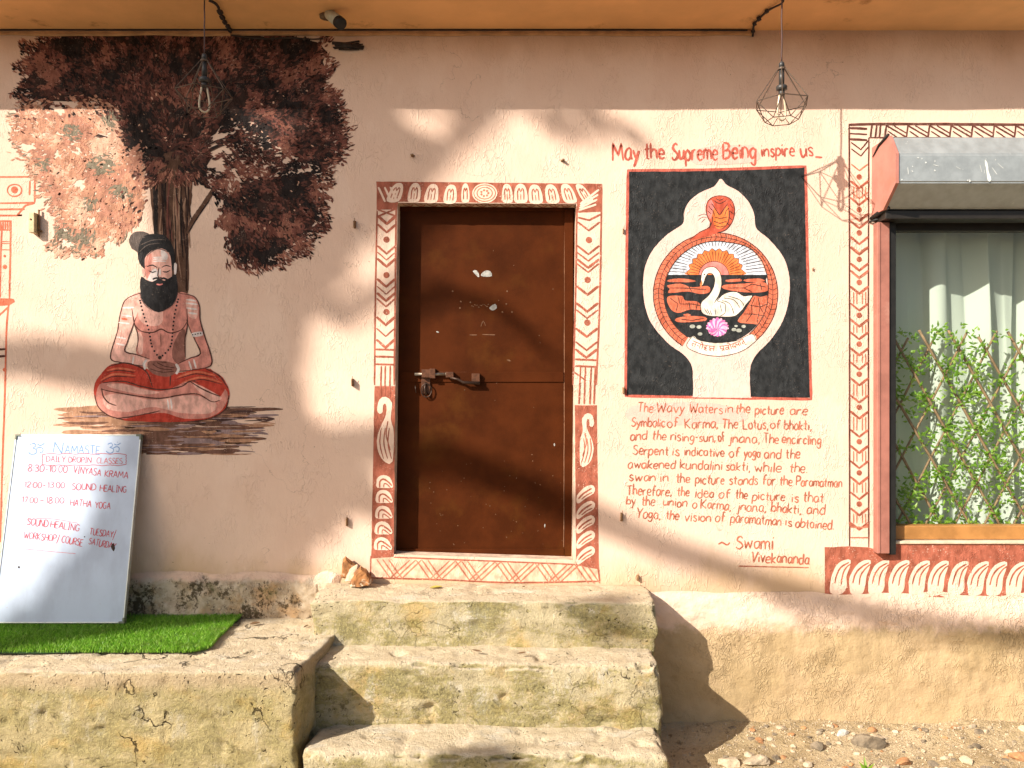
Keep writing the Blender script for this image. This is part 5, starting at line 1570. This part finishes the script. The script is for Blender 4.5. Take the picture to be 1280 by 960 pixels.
lv, lf = [], []
for p in spots:
    if R.random() < .36: continue
    cen = p + Vector((R.gauss(0, .03), R.uniform(-.022, .008), R.gauss(0, .03)))
    for _ in range(R.randint(8, 18)):
        q = cen + Vector((R.gauss(0, .026), R.uniform(-.018, .012), R.gauss(0, .026)))
        if q.x < WX0 + .05 or q.z < zb - .01 or q.z > zt + .06: continue
        q.y = max(.075, min(.15, q.y))
        L, w = R.uniform(.020, .042), R.uniform(.0045, .0085)
        d = Vector((R.gauss(0, 1), R.gauss(0, .35), R.gauss(0, .8) + .2)).normalized()
        n = d.cross(Vector((R.gauss(0, .4), -1, R.gauss(0, .4)))).normalized()
        bI = len(lv)
        k = Vector((0, -.002, 0))
        lv += [q, q + d * L * .4 + n * w, q + d * L, q + d * L * .4 - n * w, q + d * L * .45 + k]
        lf += [(bI, bI + 1, bI + 4), (bI + 1, bI + 2, bI + 4), (bI + 2, bI + 3, bI + 4), (bI + 3, bI, bI + 4)]
fo = mesh_obj('foliage', lv, lf, M_LEAF, trellis)
fo['kind'] = 'stuff'

# ------------------------------------------------------------------ pendant cage lamps
M_WIRE = simple('cage_wire_paint', (.105, .07, .048), .55, metal=.2, var=.25, scale=50)
M_SOCK = simple('lamp_socket_plastic', (.045, .042, .04), .4)
M_CORD = simple('lamp_cord', (.085, .045, .04), .7)
M_TUBE = simple('bulb_rim_glint', (.58, .47, .33), .2, var=.05)


def cage_lamp(X, T, ztip, zbelt, zbot, zceil, label, rot, rad=.138):
    lamp = empty('pendant_lamp', (X, -T, ztip), label, 'pendant lamp')
    P = lambda r, a, z: Vector((X + r * math.cos(a + rot), -T + r * math.sin(a + rot), z))
    b = MB()
    N = 6
    low = []
    for i in range(N):
        a0, a1 = 2 * math.pi * i / N, 2 * math.pi * (i + 1) / N
        am = (a0 + a1) / 2
        r_, n_ = .0022, 6
        b.tube([P(.017, a0, ztip - .008), P(rad, a0, zbelt)], r_, n_)
        b.tube([P(rad, a0, zbelt), P(rad, a1, zbelt)], r_, n_)
        lo = P(rad * .58, am, zbot)
        b.tube([P(rad, a0, zbelt), lo], r_, n_); b.tube([P(rad, a1, zbelt), lo], r_, n_)
        b.tube([lo, P(rad * .58, am + 2 * math.pi / N, zbot)], r_, n_)
    b.tube([Vector((X, -T, ztip - .012)), Vector((X, -T, ztip - .004))], .019, 12)
    b.build('wire_cage', M_WIRE, lamp)
    b = MB()
    b.tube([Vector((X, -T, ztip - .004)), Vector((X, -T, ztip + .02)), Vector((X, -T, ztip + .028))], [.014, .012, .005], 12)
    b.tube([Vector((X, -T, ztip - .013)), Vector((X, -T, ztip - .085))], .0125, 12)
    b.tube([Vector((X, -T, ztip - .085)), Vector((X, -T, ztip - .091)), Vector((X, -T, ztip - .108)), Vector((X, -T, ztip - .112))], [.016, .026, .026, .017], 14)
    b.tube([Vector((X, -T, ztip - .112)), Vector((X, -T, ztip - .135))], .0145, 12)
    b.build('socket', M_SOCK, lamp, True)
    b = MB()
    zt_ = ztip - .135
    ca, sa = math.cos(.35), math.sin(.35)
    loop = [(-.012, 0), (-.017, -.03), (-.023, -.075), (-.019, -.105), (0, -.118), (.019, -.105), (.023, -.075), (.017, -.03), (.012, 0)]
    b.tube([Vector((X + u * ca, -T + u * sa, zt_ + v)) for u, v in catmull(loop, False, .01)], .0048, 8)  # bulb's bright glass rim, a glint shaped as a pale solid loop
    b.build('bulb', M_TUBE, lamp, True)
    b = MB()
    pts_ = [Vector((X, -T, ztip + .026 + (zceil - .002 - ztip - .026) * i / 10)) + Vector((.0035 * noise.noise((i * .4, X, 1)), 0, 0)) for i in range(11)]
    pts_[0].x = pts_[-1].x = X
    b.tube(pts_, .0035, 6)
    b.build('cord', M_CORD, lamp, True)
    return lamp
T1 = .36
k1 = (D - T1) / F
cage_lamp((977 - 640) * k1, T1, CZ + (480 - 84) * k1, CZ + (480 - 129) * k1, CZ + (480 - 151) * k1, ZT + .004, 'right-hand wire cage pendant lamp hanging in the sun above the emblem panel', .22, .131)
T2 = .34
k2 = (D - T2) / F
cage_lamp((255.5 - 640) * k2, T2, CZ + (480 - 74) * k2, CZ + (480 - 117) * k2, CZ + (480 - 141) * k2, ZT + .004, 'left-hand dark wire cage pendant lamp hanging before the painted tree', .55, .131)

# cables on the ceiling and in the corner under it
M_CABLE = simple('grubby_black_cable', (.035, .022, .018), .7, var=.3, scale=40)
def cable(name, pts_, r, label, knots=0):
    q = [Vector(p) for p in pts_]
    # smooth path
    out = []
    for i in range(len(q) - 1):
        p = [q[max(0, i - 1)], q[i], q[i + 1], q[min(len(q) - 1, i + 2)]]
        for k in range(8):
            t = k / 8
            out.append(.5 * (2 * p[1] + (p[2] - p[0]) * t + (2 * p[0] - 5 * p[1] + 4 * p[2] - p[3]) * t * t + (3 * p[1] - p[0] - 3 * p[2] + p[3]) * t ** 3))
    out.append(q[-1])
    b = MB(); b.tube(out, [r * (1 + .25 * noise.noise((p.x * 30, p.y * 30, p.z * 30))) for p in out], 7)
    for i in range(knots):
        p = out[int(len(out) * (.35 + .6 * i / max(1, knots)))]
        b.tube([p + Vector((-.008, .002, -.004)), p + Vector((.007, -.004, .003))], r * R.uniform(1.6, 2.4), 7)
    o = b.build(name, M_CABLE, None, True)
    return tag(o, label, 'cable')
zc = ZT - .006
cable('ceiling_cable', [((977 - 640) * k1 + .008, -T1 + .002, zc), ((980 - 640) * k1, -T1 + .03, zc - .012), (1.255, -.24, zc - .004), (1.235, -.16, zc - .008), (1.232, -.09, zc - .006), (1.248, -.02, zc - .012), (1.25, -.006, zc - .03)], .0055, 'short black cable looping across the ceiling to the right-hand pendant lamp', 4)
cable('ceiling_cable', [((258 - 640) * k2 + .01, -T2 + .004, zc), (-1.42, -.31, zc - .01), (-1.44, -.2, zc - .004), (-1.45, -.12, zc - .006), (-1.452, -.05, zc - .008), (-1.455, -.022, zc - .016)], .0065, 'twisted dark cable crossing the ceiling to the left-hand pendant lamp', 5)
cable('corner_cable', [(-4.6, -.016, ZT - .006)] + [(-4.2 + .36 * i, -.0165, ZT - .005 + .003 * noise.noise((i * 1.7, 0, 0))) for i in range(15)] + [(1.22, -.016, ZT - .007)], .0038, 'long thin dark cable running along the corner between wall and ceiling')
cable('wall_cable', [(-1.46, -.012, ZT - .03), (-1.3, -.008, ZT - .046), (-1.15, -.008, ZT - .042), (-1.04, -.010, ZT - .05), (-.98, -.012, ZT - .048)], .004, 'loose dark cable on the wall just under the cornice beside the tree mural', 2)

# frayed wires in a hole under the ceiling
b = MB()
for i in range(11):
    y_ = 53 + i * .9 + R.uniform(-1, 1); x0 = R.uniform(414, 424); x1 = R.uniform(440, 456)
    b.tube([wp(x0, y_ + R.uniform(-1, 1), .004), wp((x0 + x1) / 2, y_ + R.uniform(-2, 2), R.uniform(.008, .02)), wp(x1, y_ + R.uniform(-2.5, 2.5), .006)], R.uniform(.002, .005), 6)
b.tube([wp(428, 56, .012), wp(440, 57, .014)], .011, 8)
o = b.build('wire_bundle', M_CABLE, None, True); tag(o, 'frayed bundle of dark wires at a hole in the wall below the camera', 'wires')

# ------------------------------------------------------------------ little security camera under the ceiling
cam_root = empty('security_camera', tuple(wp(415, 8, .20)), 'small off-white bullet camera under the ceiling above the painted tree', 'camera')
c0, c1 = wp(411, 17, .19), wp(423, 27, .235)
ax = (c1 - c0).normalized()
b = MB(); b.tube([c0 - ax * .004, c0, c0 + ax * .006, c1], [.012, .024, .027, .029], 18); b.build('camera_body', simple('yellowed_white_plastic', (.50, .46, .34), .5, var=.15), cam_root, True)
b = MB(); b.tube([c1 + ax * .0005, c1 + ax * .030, c1 + ax * .034], [.0305, .0295, .024], 18); b.build('lens_hood', M_BLACK, cam_root, True)
b = MB(); m0 = c0 + Vector((-.012, .01, .02)); top = Vector((m0.x - .004, m0.y + .01, ZT - .002))
b.tube([c0 + Vector((0, 0, .004)), m0, top], [.011, .014, .015], 10); b.tube([top, top + Vector((0, 0, -.012))], .034, 14)
b.tube([m0, m0 + Vector((.03, .004, .012)), m0 + Vector((.042, .01, .04))], .006, 8); b.build('bracket', simple('camera_bracket', (.17, .11, .06), .6, var=.3, scale=50), cam_root, True)

# ------------------------------------------------------------------ pegs and hooks stuck in the wall
M_PEG = simple('rusty_peg', (.20, .105, .045), .8, var=.4, scale=70)
M_PEGL = simple('brass_peg', (.52, .42, .24), .55, metal=.2, var=.2, scale=60)
def peg(px, py, w, h, t, label, m=M_PEG, name='wall_peg', skew=0.0, cat='peg'):
    b = MB()
    c = wp(px, py)
    bm_ = bmesh.new(); bmesh.ops.create_cube(bm_, size=1)
    for v in bm_.verts:
        f = .55 if v.co.y < 0 else 1
        v.co = Vector((c.x + v.co.x * w * f + (skew if v.co.y < 0 else 0), -t / 2 + v.co.y * t + .001, c.z + v.co.z * h * (f * .4 + .6)))
        v.co += Vector((R.uniform(-1, 1), 0, R.uniform(-1, 1))) * w * .12
    bmesh.ops.bevel(bm_, geom=bm_.edges[:], offset=w * .12, segments=1, affect='EDGES')
    b.bm(bm_)
    b.tube([c + Vector((0, -.002, h * .3)), c + Vector((.002, -t * .7, h * .45)), c + Vector((.003, -t * .8, h * .8))], .0014, 6)
    o = b.build(name, m, None)
    return tag(o, label, cat)
peg(443.5, 281, .012, .040, .026, 'rusty peg in the wall left of the top of the door border')
peg(441, 478, .014, .040, .030, 'rusty peg in the wall left of the door bolt')
peg(434, 652, .013, .045, .024, 'dark peg in the wall above the broken brick')
peg(779, 289, .006, .028, .014, 'tiny dark peg just left of the upper part of the emblem panel')
peg(779.5, 488, .012, .032, .022, 'dark peg touching the lower left corner of the emblem panel')
peg(777, 646, .014, .044, .022, 'dark peg left of the last lines of the verse')
peg(516, 195, .020, .013, .022, 'bent brown hook in the shaded wall above the left of the door', skew=-.004, cat='hook', name='wall_hook')
peg(703, 201, .020, .010, .024, 'brown hook in the sunlit wall above the right of the door', skew=.004, cat='hook', name='wall_hook')
peg(1016, 337, .006, .014, .010, 'tiny green-brown peg at the right edge of the emblem panel')
peg(797, 722, .010, .030, .020, 'dark splinter peg beside the right end of the top step')
hinge = empty('door_hinge', tuple(wp(47, 280)), 'brass-coloured hinge stub on the wall below the painted frame at the left', 'hinge')
c = wp(46, 280)
b = MB(); b.box((c.x - .018, -.042, c.z - .052), (c.x + .012, -.001, c.z + .052), 0, .003); b.build('hinge_leaf', M_PEGL, hinge)
b = MB(); b.tube([c + Vector((.018, -.012, -.068)), c + Vector((.018, -.012, .072))], .0045, 8); b.tube([c + Vector((-.006, -.044, .016)), c + Vector((-.006, -.040, .016))], .005, 8); b.tube([c + Vector((.02, -.012, -.038)), c + Vector((.034, -.010, -.040))], .005, 8); b.build('hinge_pin', M_PEG, hinge, True)

# ------------------------------------------------------------------ loose things on the steps and ground
def stone(name, cen, r, seed, m, label, cat, flat=.7, sub=3, sharp=.35, group=None):
    bm_ = bmesh.new(); bmesh.ops.create_icosphere(bm_, subdivisions=sub, radius=1)
    rr = random.Random(seed)
    cuts = [(Vector((rr.gauss(0, 1), rr.gauss(0, 1), rr.gauss(0, 1))).normalized(), rr.uniform(.40, .72)) for _ in range(8)]
    for v in bm_.verts:
        p = v.co.copy()
        for n_, d_ in cuts:
            k = p.dot(n_)
            if k > d_: p -= n_ * (k - d_) * .92
        p *= 1 + sharp * .35 * noise.noise(p * 2.2 + Vector((seed, 0, 0))) + .05 * noise.noise(p * 7 + Vector((seed, 3, 0)))
        v.co = Vector((p.x * r[0], p.y * r[1], p.z * r[2]))
    zmin = min(v.co.z for v in bm_.verts)
    for v in bm_.verts: v.co += Vector(cen) + Vector((0, 0, -zmin * flat))
    b = MB(); b.bm(bm_)
    o = b.build(name, m, None)
    return tag(o, label, cat, group)
M_BRICKC = simple('broken_brick', (.27, .115, .040), .9, var=.4, scale=30, bumpd=.006, bscale=60, stain=(.60, .48, .34), stain_at=(.55, .65), stain_scale=24)
M_BRICKP = simple('crumbling_plaster', (.52, .36, .25), .9, var=.25, scale=30, bumpd=.008, bscale=50, stain=(.40, .20, .09), stain_at=(.6, .7), stain_scale=20)
zs1 = CZ - 1.036
brick = empty('broken_brick', (-.84, -.06, zs1), 'broken brown brick lump lying on the top step left of the door', 'brick')
def hull(nm, pts_px, t0, t1, m, sd_):
    rr = random.Random(sd_)
    bm_ = bmesh.new()
    for (px, py) in pts_px:
        for t in (t0, (t0 + t1) / 2, t1):
            k = .78 if t != (t0 + t1) / 2 else 1
            cxp = sum(p[0] for p in pts_px) / len(pts_px); cyp = max(p[1] for p in pts_px)
            bm_.verts.new(wp(cxp + (px - cxp) * k, cyp + (py - cyp) * k, t) + Vector((rr.uniform(-1, 1), rr.uniform(-1, 1), rr.uniform(-.4, 1))) * .003)
    r_ = bmesh.ops.convex_hull(bm_, input=bm_.verts[:])
    bmesh.ops.delete(bm_, geom=[g for g in r_['geom_interior'] if isinstance(g, bmesh.types.BMVert)], context='VERTS')
    bmesh.ops.subdivide_edges(bm_, edges=bm_.edges[:], cuts=3, use_grid_fill=True)
    for v in bm_.verts: v.co += Vector((noise.noise(v.co * 60), noise.noise(v.co * 60 + Vector((5, 0, 0))), noise.noise(v.co * 60 + Vector((0, 5, 0))))) * .004
    b = MB(); b.bm(bm_); b.build(nm, m, brick)
hull('brick_fragment', [(426, 722), (428, 699), (432, 695), (445, 706), (442, 722)], .012, .06, M_BRICKC, 3)
hull('mortar', [(431, 727), (437, 711), (446, 706), (451, 712), (446, 727)], .03, .085, M_BRICKP, 4)
hull('brick_fragment', [(437, 733), (442, 716), (451, 707), (459, 713), (466, 726), (463, 731), (448, 734)], .05, .115, M_BRICKC, 6)
stone('plaster_lump', (-.960, -.008, zs1 - .05), (.10, .028, .075), 33, bpy.data.materials['plinth_plaster'], 'pale crumbling plaster lump bulging from the wall foot beside the brick', 'plaster', .7)

M_DRY = simple('dry_yellow_leaf', (.42, .33, .06), .6, var=.3, scale=40)
M_DRYB = simple('dry_brown_leaf', (.16, .085, .035), .7, var=.3, scale=40)
def leaf(cen, L, w, ang, m, label, group=None, curl=.25):
    vs, fs = [], []
    c, s = math.cos(ang), math.sin(ang)
    N = 7
    for i in range(N + 1):
        u = i / N; ww = w * math.sin(math.pi * min(.97, max(.05, u))) ** .8
        for j in (-1, 0, 1):
            x = (u - .5) * L; y = j * ww / 2; z = .003 + curl * L * (u - .4) ** 2 + abs(j) * ww * .28
            vs.append(Vector(cen) + Vector((x * c - y * s, x * s + y * c, z)))
    for i in range(N):
        for j in (0, 1): fs.append((i * 3 + j, i * 3 + j + 1, i * 3 + 4 + j, i * 3 + 3 + j))
    top = len(vs)
    o = mesh_obj('fallen_leaf', vs, fs, m)
    so = o.modifiers.new('thickness', 'SOLIDIFY'); so.thickness = .0012
    return tag(o, label, 'leaf', group)
def on_tread(px, z):          # point of a level tread under photo pixel px at a chosen depth
    return None
leaf((-.385, -.11, zs1), .062, .030, .2, M_DRY, 'yellow fallen leaf on the top step below the threshold')
leaf((-.163, -.44, CZ - 1.245), .05, .016, 2.8, M_DRYB, 'brown curled leaf in the middle of the second step')
leaf((.045, -.46, CZ - 1.248), .045, .015, .3, M_DRYB, 'brown curled leaf on the second step, right of the other one')
leaf((-1.285, -.16, LZ + .004), .05, .028, .4, M_DRYB, 'brown leaf on the ledge at the corner of the grass mat')
leaf((-1.02, -.20, LZ + .004), .036, .012, 1.2, M_DRYB, 'small brown leaf on the ledge near the top step')
leaf((.06, -.09, zs1), .02, .012, .5, M_DRYB, 'tiny dark leaf speck on the right of the top step')

M_ST1 = simple('grey_rubble', (.20, .155, .105), .95, var=.35, scale=25, bumpd=.008, bscale=50)
M_ST2 = simple('pale_rubble', (.48, .38, .26), .95, var=.25, scale=25, bumpd=.008, bscale=50, stain=(.3, .22, .14), stain_scale=18)
M_ST3 = simple('white_rubble', (.58, .54, .48), .8, var=.15, scale=25, bumpd=.004, bscale=50)
M_ST4 = simple('orange_rubble', (.40, .20, .09), .95, var=.3, scale=25, bumpd=.006, bscale=50)
def gp(px, py):
    z = F * (CZ - .02) / (py - 480); t = D - z
    x = (px - 640) / F * z
    return (x, -t, ground_z(x, -t))
for px, py, r, sd_, m, lab in ((1085, 926, (.085, .05, .050), 1, M_ST1, 'dark grey lump of rubble at the foot of the wall'), (1022, 931, (.042, .03, .028), 2, M_ST1, 'smaller dark stone left of the grey rubble lump'),
                           (912, 950, (.055, .05, .035), 3, M_ST2, 'pale stone beside the lower right end of the steps'), (945, 951, (.065, .05, .03), 4, M_ST2, 'flat tan stone right of the pale stone by the steps'),
                           (1190, 957, (.075, .05, .030), 5, M_ST3, 'flat white stone at the bottom right of the photo'), (1130, 944, (.045, .04, .026), 6, M_ST4, 'rusty orange stone below the grey rubble lump'),
                           (1208, 944, (.030, .05, .020), 7, M_ST2, 'pale oblong stone chip right of the orange stone'), (1096, 919, (.035, .03, .026), 8, M_ST2, 'tan stone resting behind the grey rubble lump'),
                           (1052, 917, (.040, .03, .022), 9, M_ST3, 'white-grey stone chip left of the rubble lump at the wall'), (1272, 941, (.05, .04, .03), 10, M_ST4, 'brown stone at the right edge of the photo')):
    stone('stone', gp(px, py), r, sd_, m, lab, 'stone', .3)
for i in range(170):
    px, py = R.uniform(905, 1290), 909 + 52 * R.random() ** (1 if i < 100 else 4)
    s_ = R.uniform(.006, .022) if R.random() < .85 else R.uniform(.02, .034)
    stone('stone_chip', gp(px, py), (s_, s_ * R.uniform(.6, 1), s_ * .55), 50 + i, R.choice((M_ST1, M_ST1, M_ST2, M_ST2, M_ST4)), 'small stone chip in the rubble along the foot of the wall', 'stone', .22, 2, group='stone chips in the rubble')
gv, gf = [], []
for i in range(6500):
    x, y = R.uniform(.62, 3.3), -abs(R.gauss(0, .34)) - .01
    s_ = R.uniform(.002, .007); z = ground_z(x, y)
    q = [Vector((R.gauss(0, 1), R.gauss(0, 1), R.gauss(0, 1))).normalized() * s_ for _ in range(4)]
    bI = len(gv); gv += [Vector((x, y, z + s_ * .4)) + v for v in q]
    gf += [(bI, bI + 1, bI + 2), (bI, bI + 2, bI + 3), (bI, bI + 3, bI + 1), (bI + 1, bI + 3, bI + 2)]
o = mesh_obj('gravel', gv, gf, M_ST2); tag(o, 'fine gravel and crumbs of plaster on the earth', 'gravel', kind='stuff')
# a green weed among the rubble
b = MB()
c = gp(1083, 958)
vs, fs = [], []
for i in range(7):
    a = R.uniform(0, 6.28); L = R.uniform(.04, .07); d = Vector((math.cos(a) * .5, math.sin(a) * .5, 1)).normalized(); n_ = d.cross(Vector((0, 1, .2))).normalized() * .008
    bI = len(vs); p = Vector(c)
    vs += [p - n_ * .3, p + n_ * .3, p + d * L * .5 + n_, p + d * L + Vector((d.x * .02, d.y * .02, 0)), p + d * L * .5 - n_]; fs.append((bI, bI + 1, bI + 2, bI + 3, bI + 4))
o = mesh_obj('weed', vs, fs, M_LEAF); tag(o, 'small green weed sprouting from the rubble', 'weed')

# ------------------------------------------------------------------ tree across the lane whose shade falls on the wall
shade = empty('shade_tree', (-15.6, -8.6, 0), 'tall leafy tree across the lane shading the left of the wall', 'tree')
def sp(px, py, s):            # the point s metres up the sunbeam that lands on wall pixel (px, py)
    return wp(px, py) + SUN * s
M_BARK = simple('tree_bark', (.10, .07, .05), .9, var=.3, scale=8, bumpd=.02, bscale=12)
M_CROWN = make_leafy('shade_leaf', [(.03, .07, .012), (.05, .11, .02), (.08, .15, .03)], .5, .08)
SH = [  # foliage masses: outline where their shade lands on the wall, density
    ([(142, 60), (150, 150), (180, 215), (196, 290), (198, 350), (188, 405), (150, 440), (60, 425), (-40, 425), (-40, 455), (60, 475), (105, 485), (150, 505), (155, 550), (158, 621), (162, 655), (161, 688), (147, 720), (138, 752), (120, 784), (101, 803), (60, 835), (150, 845), (300, 830), (370, 780), (385, 728), (420, 660),
      (440, 640), (480, 650), (470, 600), (430, 560), (388, 530), (372, 480), (378, 430), (400, 385), (440, 330), (486, 280), (530, 240), (562, 200), (600, 165), (660, 128), (600, 100), (400, 60)], 1.0),
    ([(690, 95), (672, 150), (700, 178), (760, 172), (820, 192), (800, 165), (752, 132), (745, 95)], .32),
    ([(800, 770), (860, 790), (880, 830), (830, 850), (790, 820)], .30),
    ([(800, 1030), (850, 1020), (890, 1050), (850, 1085), (800, 1070)], .8),
    ([(960, 742), (1060, 752), (1180, 772), (1300, 785), (1300, 810), (1180, 800), (1060, 785), (960, 765)], .34),
]
HOLES = [[(490, 134), (584, 134), (562, 162), (538, 172), (512, 162)], [(298, 134), (388, 134), (392, 165), (372, 182), (352, 202), (328, 182), (304, 166)], [(378, 740), (398, 672), (440, 668), (470, 690), (462, 790), (380, 790)]
]
cv, cf = [], []
for poly, dens in SH:
    xs_ = [p[0] for p in poly]; ys_ = [p[1] for p in poly]
    area = abs(sum(poly[i][0] * poly[i - 1][1] - poly[i - 1][0] * poly[i][1] for i in range(len(poly)))) / 2 / 240 / 240
    n = int(area * 2100 * dens * (1 if dens == 1 else 1)); k = 0
    while k < n:
        x, y = R.uniform(min(xs_), max(xs_)), R.uniform(min(ys_), max(ys_))
        if not inside(x, y, poly): continue
        k += 1
        if any(inside(x, y, h) for h in HOLES): continue
        p = sp(x, y, 6.6 + R.gauss(0, .45))
        L, w = R.uniform(.07, .13), R.uniform(.022, .036)
        d = Vector((R.gauss(0, 1), R.gauss(0, 1), R.gauss(0, 1) - .4)).normalized(); n_ = d.cross(Vector((R.gauss(0, 1), R.gauss(0, 1), R.gauss(0, 1)))).normalized() * w
        bI = len(cv); cv += [p - d * L / 2, p + n_, p + d * L / 2, p - n_]; cf.append((bI, bI + 1, bI + 2, bI + 3))
cr_ = mesh_obj('crown', cv, cf, M_CROWN, shade); cr_['kind'] = 'stuff'
b = MB()
hub = sp(330, 690, 6.9)
b.tube([Vector((-15.6, -8.6, -.1)), Vector((-15.0, -8.4, 2.0)), Vector((-13.4, -8.0, 4.6)), hub], [.24, .20, .16, .11], 14)
b.build('trunk', M_BARK, shade, True)
def limb(pts_, rs):
    b = MB(); b.tube([sp(x, y, s) for x, y, s in pts_], rs, 10); b.build('limb', M_BARK, shade, True)
limb([(330, 690, 6.9), (420, 560, 6.8), (530, 552, 6.6), (622, 588, 6.5), (715, 632, 6.5), (830, 685, 6.4), (960, 728, 6.4), (1120, 772, 6.3), (1330, 800, 6.3)], [.11, .09, .085, .082, .078, .066, .055, .045, .03])
limb([(330, 690, 6.9), (240, 560, 6.8), (150, 478, 6.7), (60, 452, 6.6), (-60, 425, 6.6)], [.10, .07, .05, .042, .03])
limb([(330, 690, 6.9), (300, 450, 6.7), (330, 250, 6.6), (420, 130, 6.6), (560, 60, 6.5)], [.11, .09, .07, .05, .03])
limb([(300, 450, 6.7), (240, 300, 6.6), (200, 150, 6.5)], [.07, .05, .03])
limb([(420, 400, 6.6), (520, 338, 6.5), (600, 362, 6.5), (660, 420, 6.5)], [.05, .040, .035, .02])
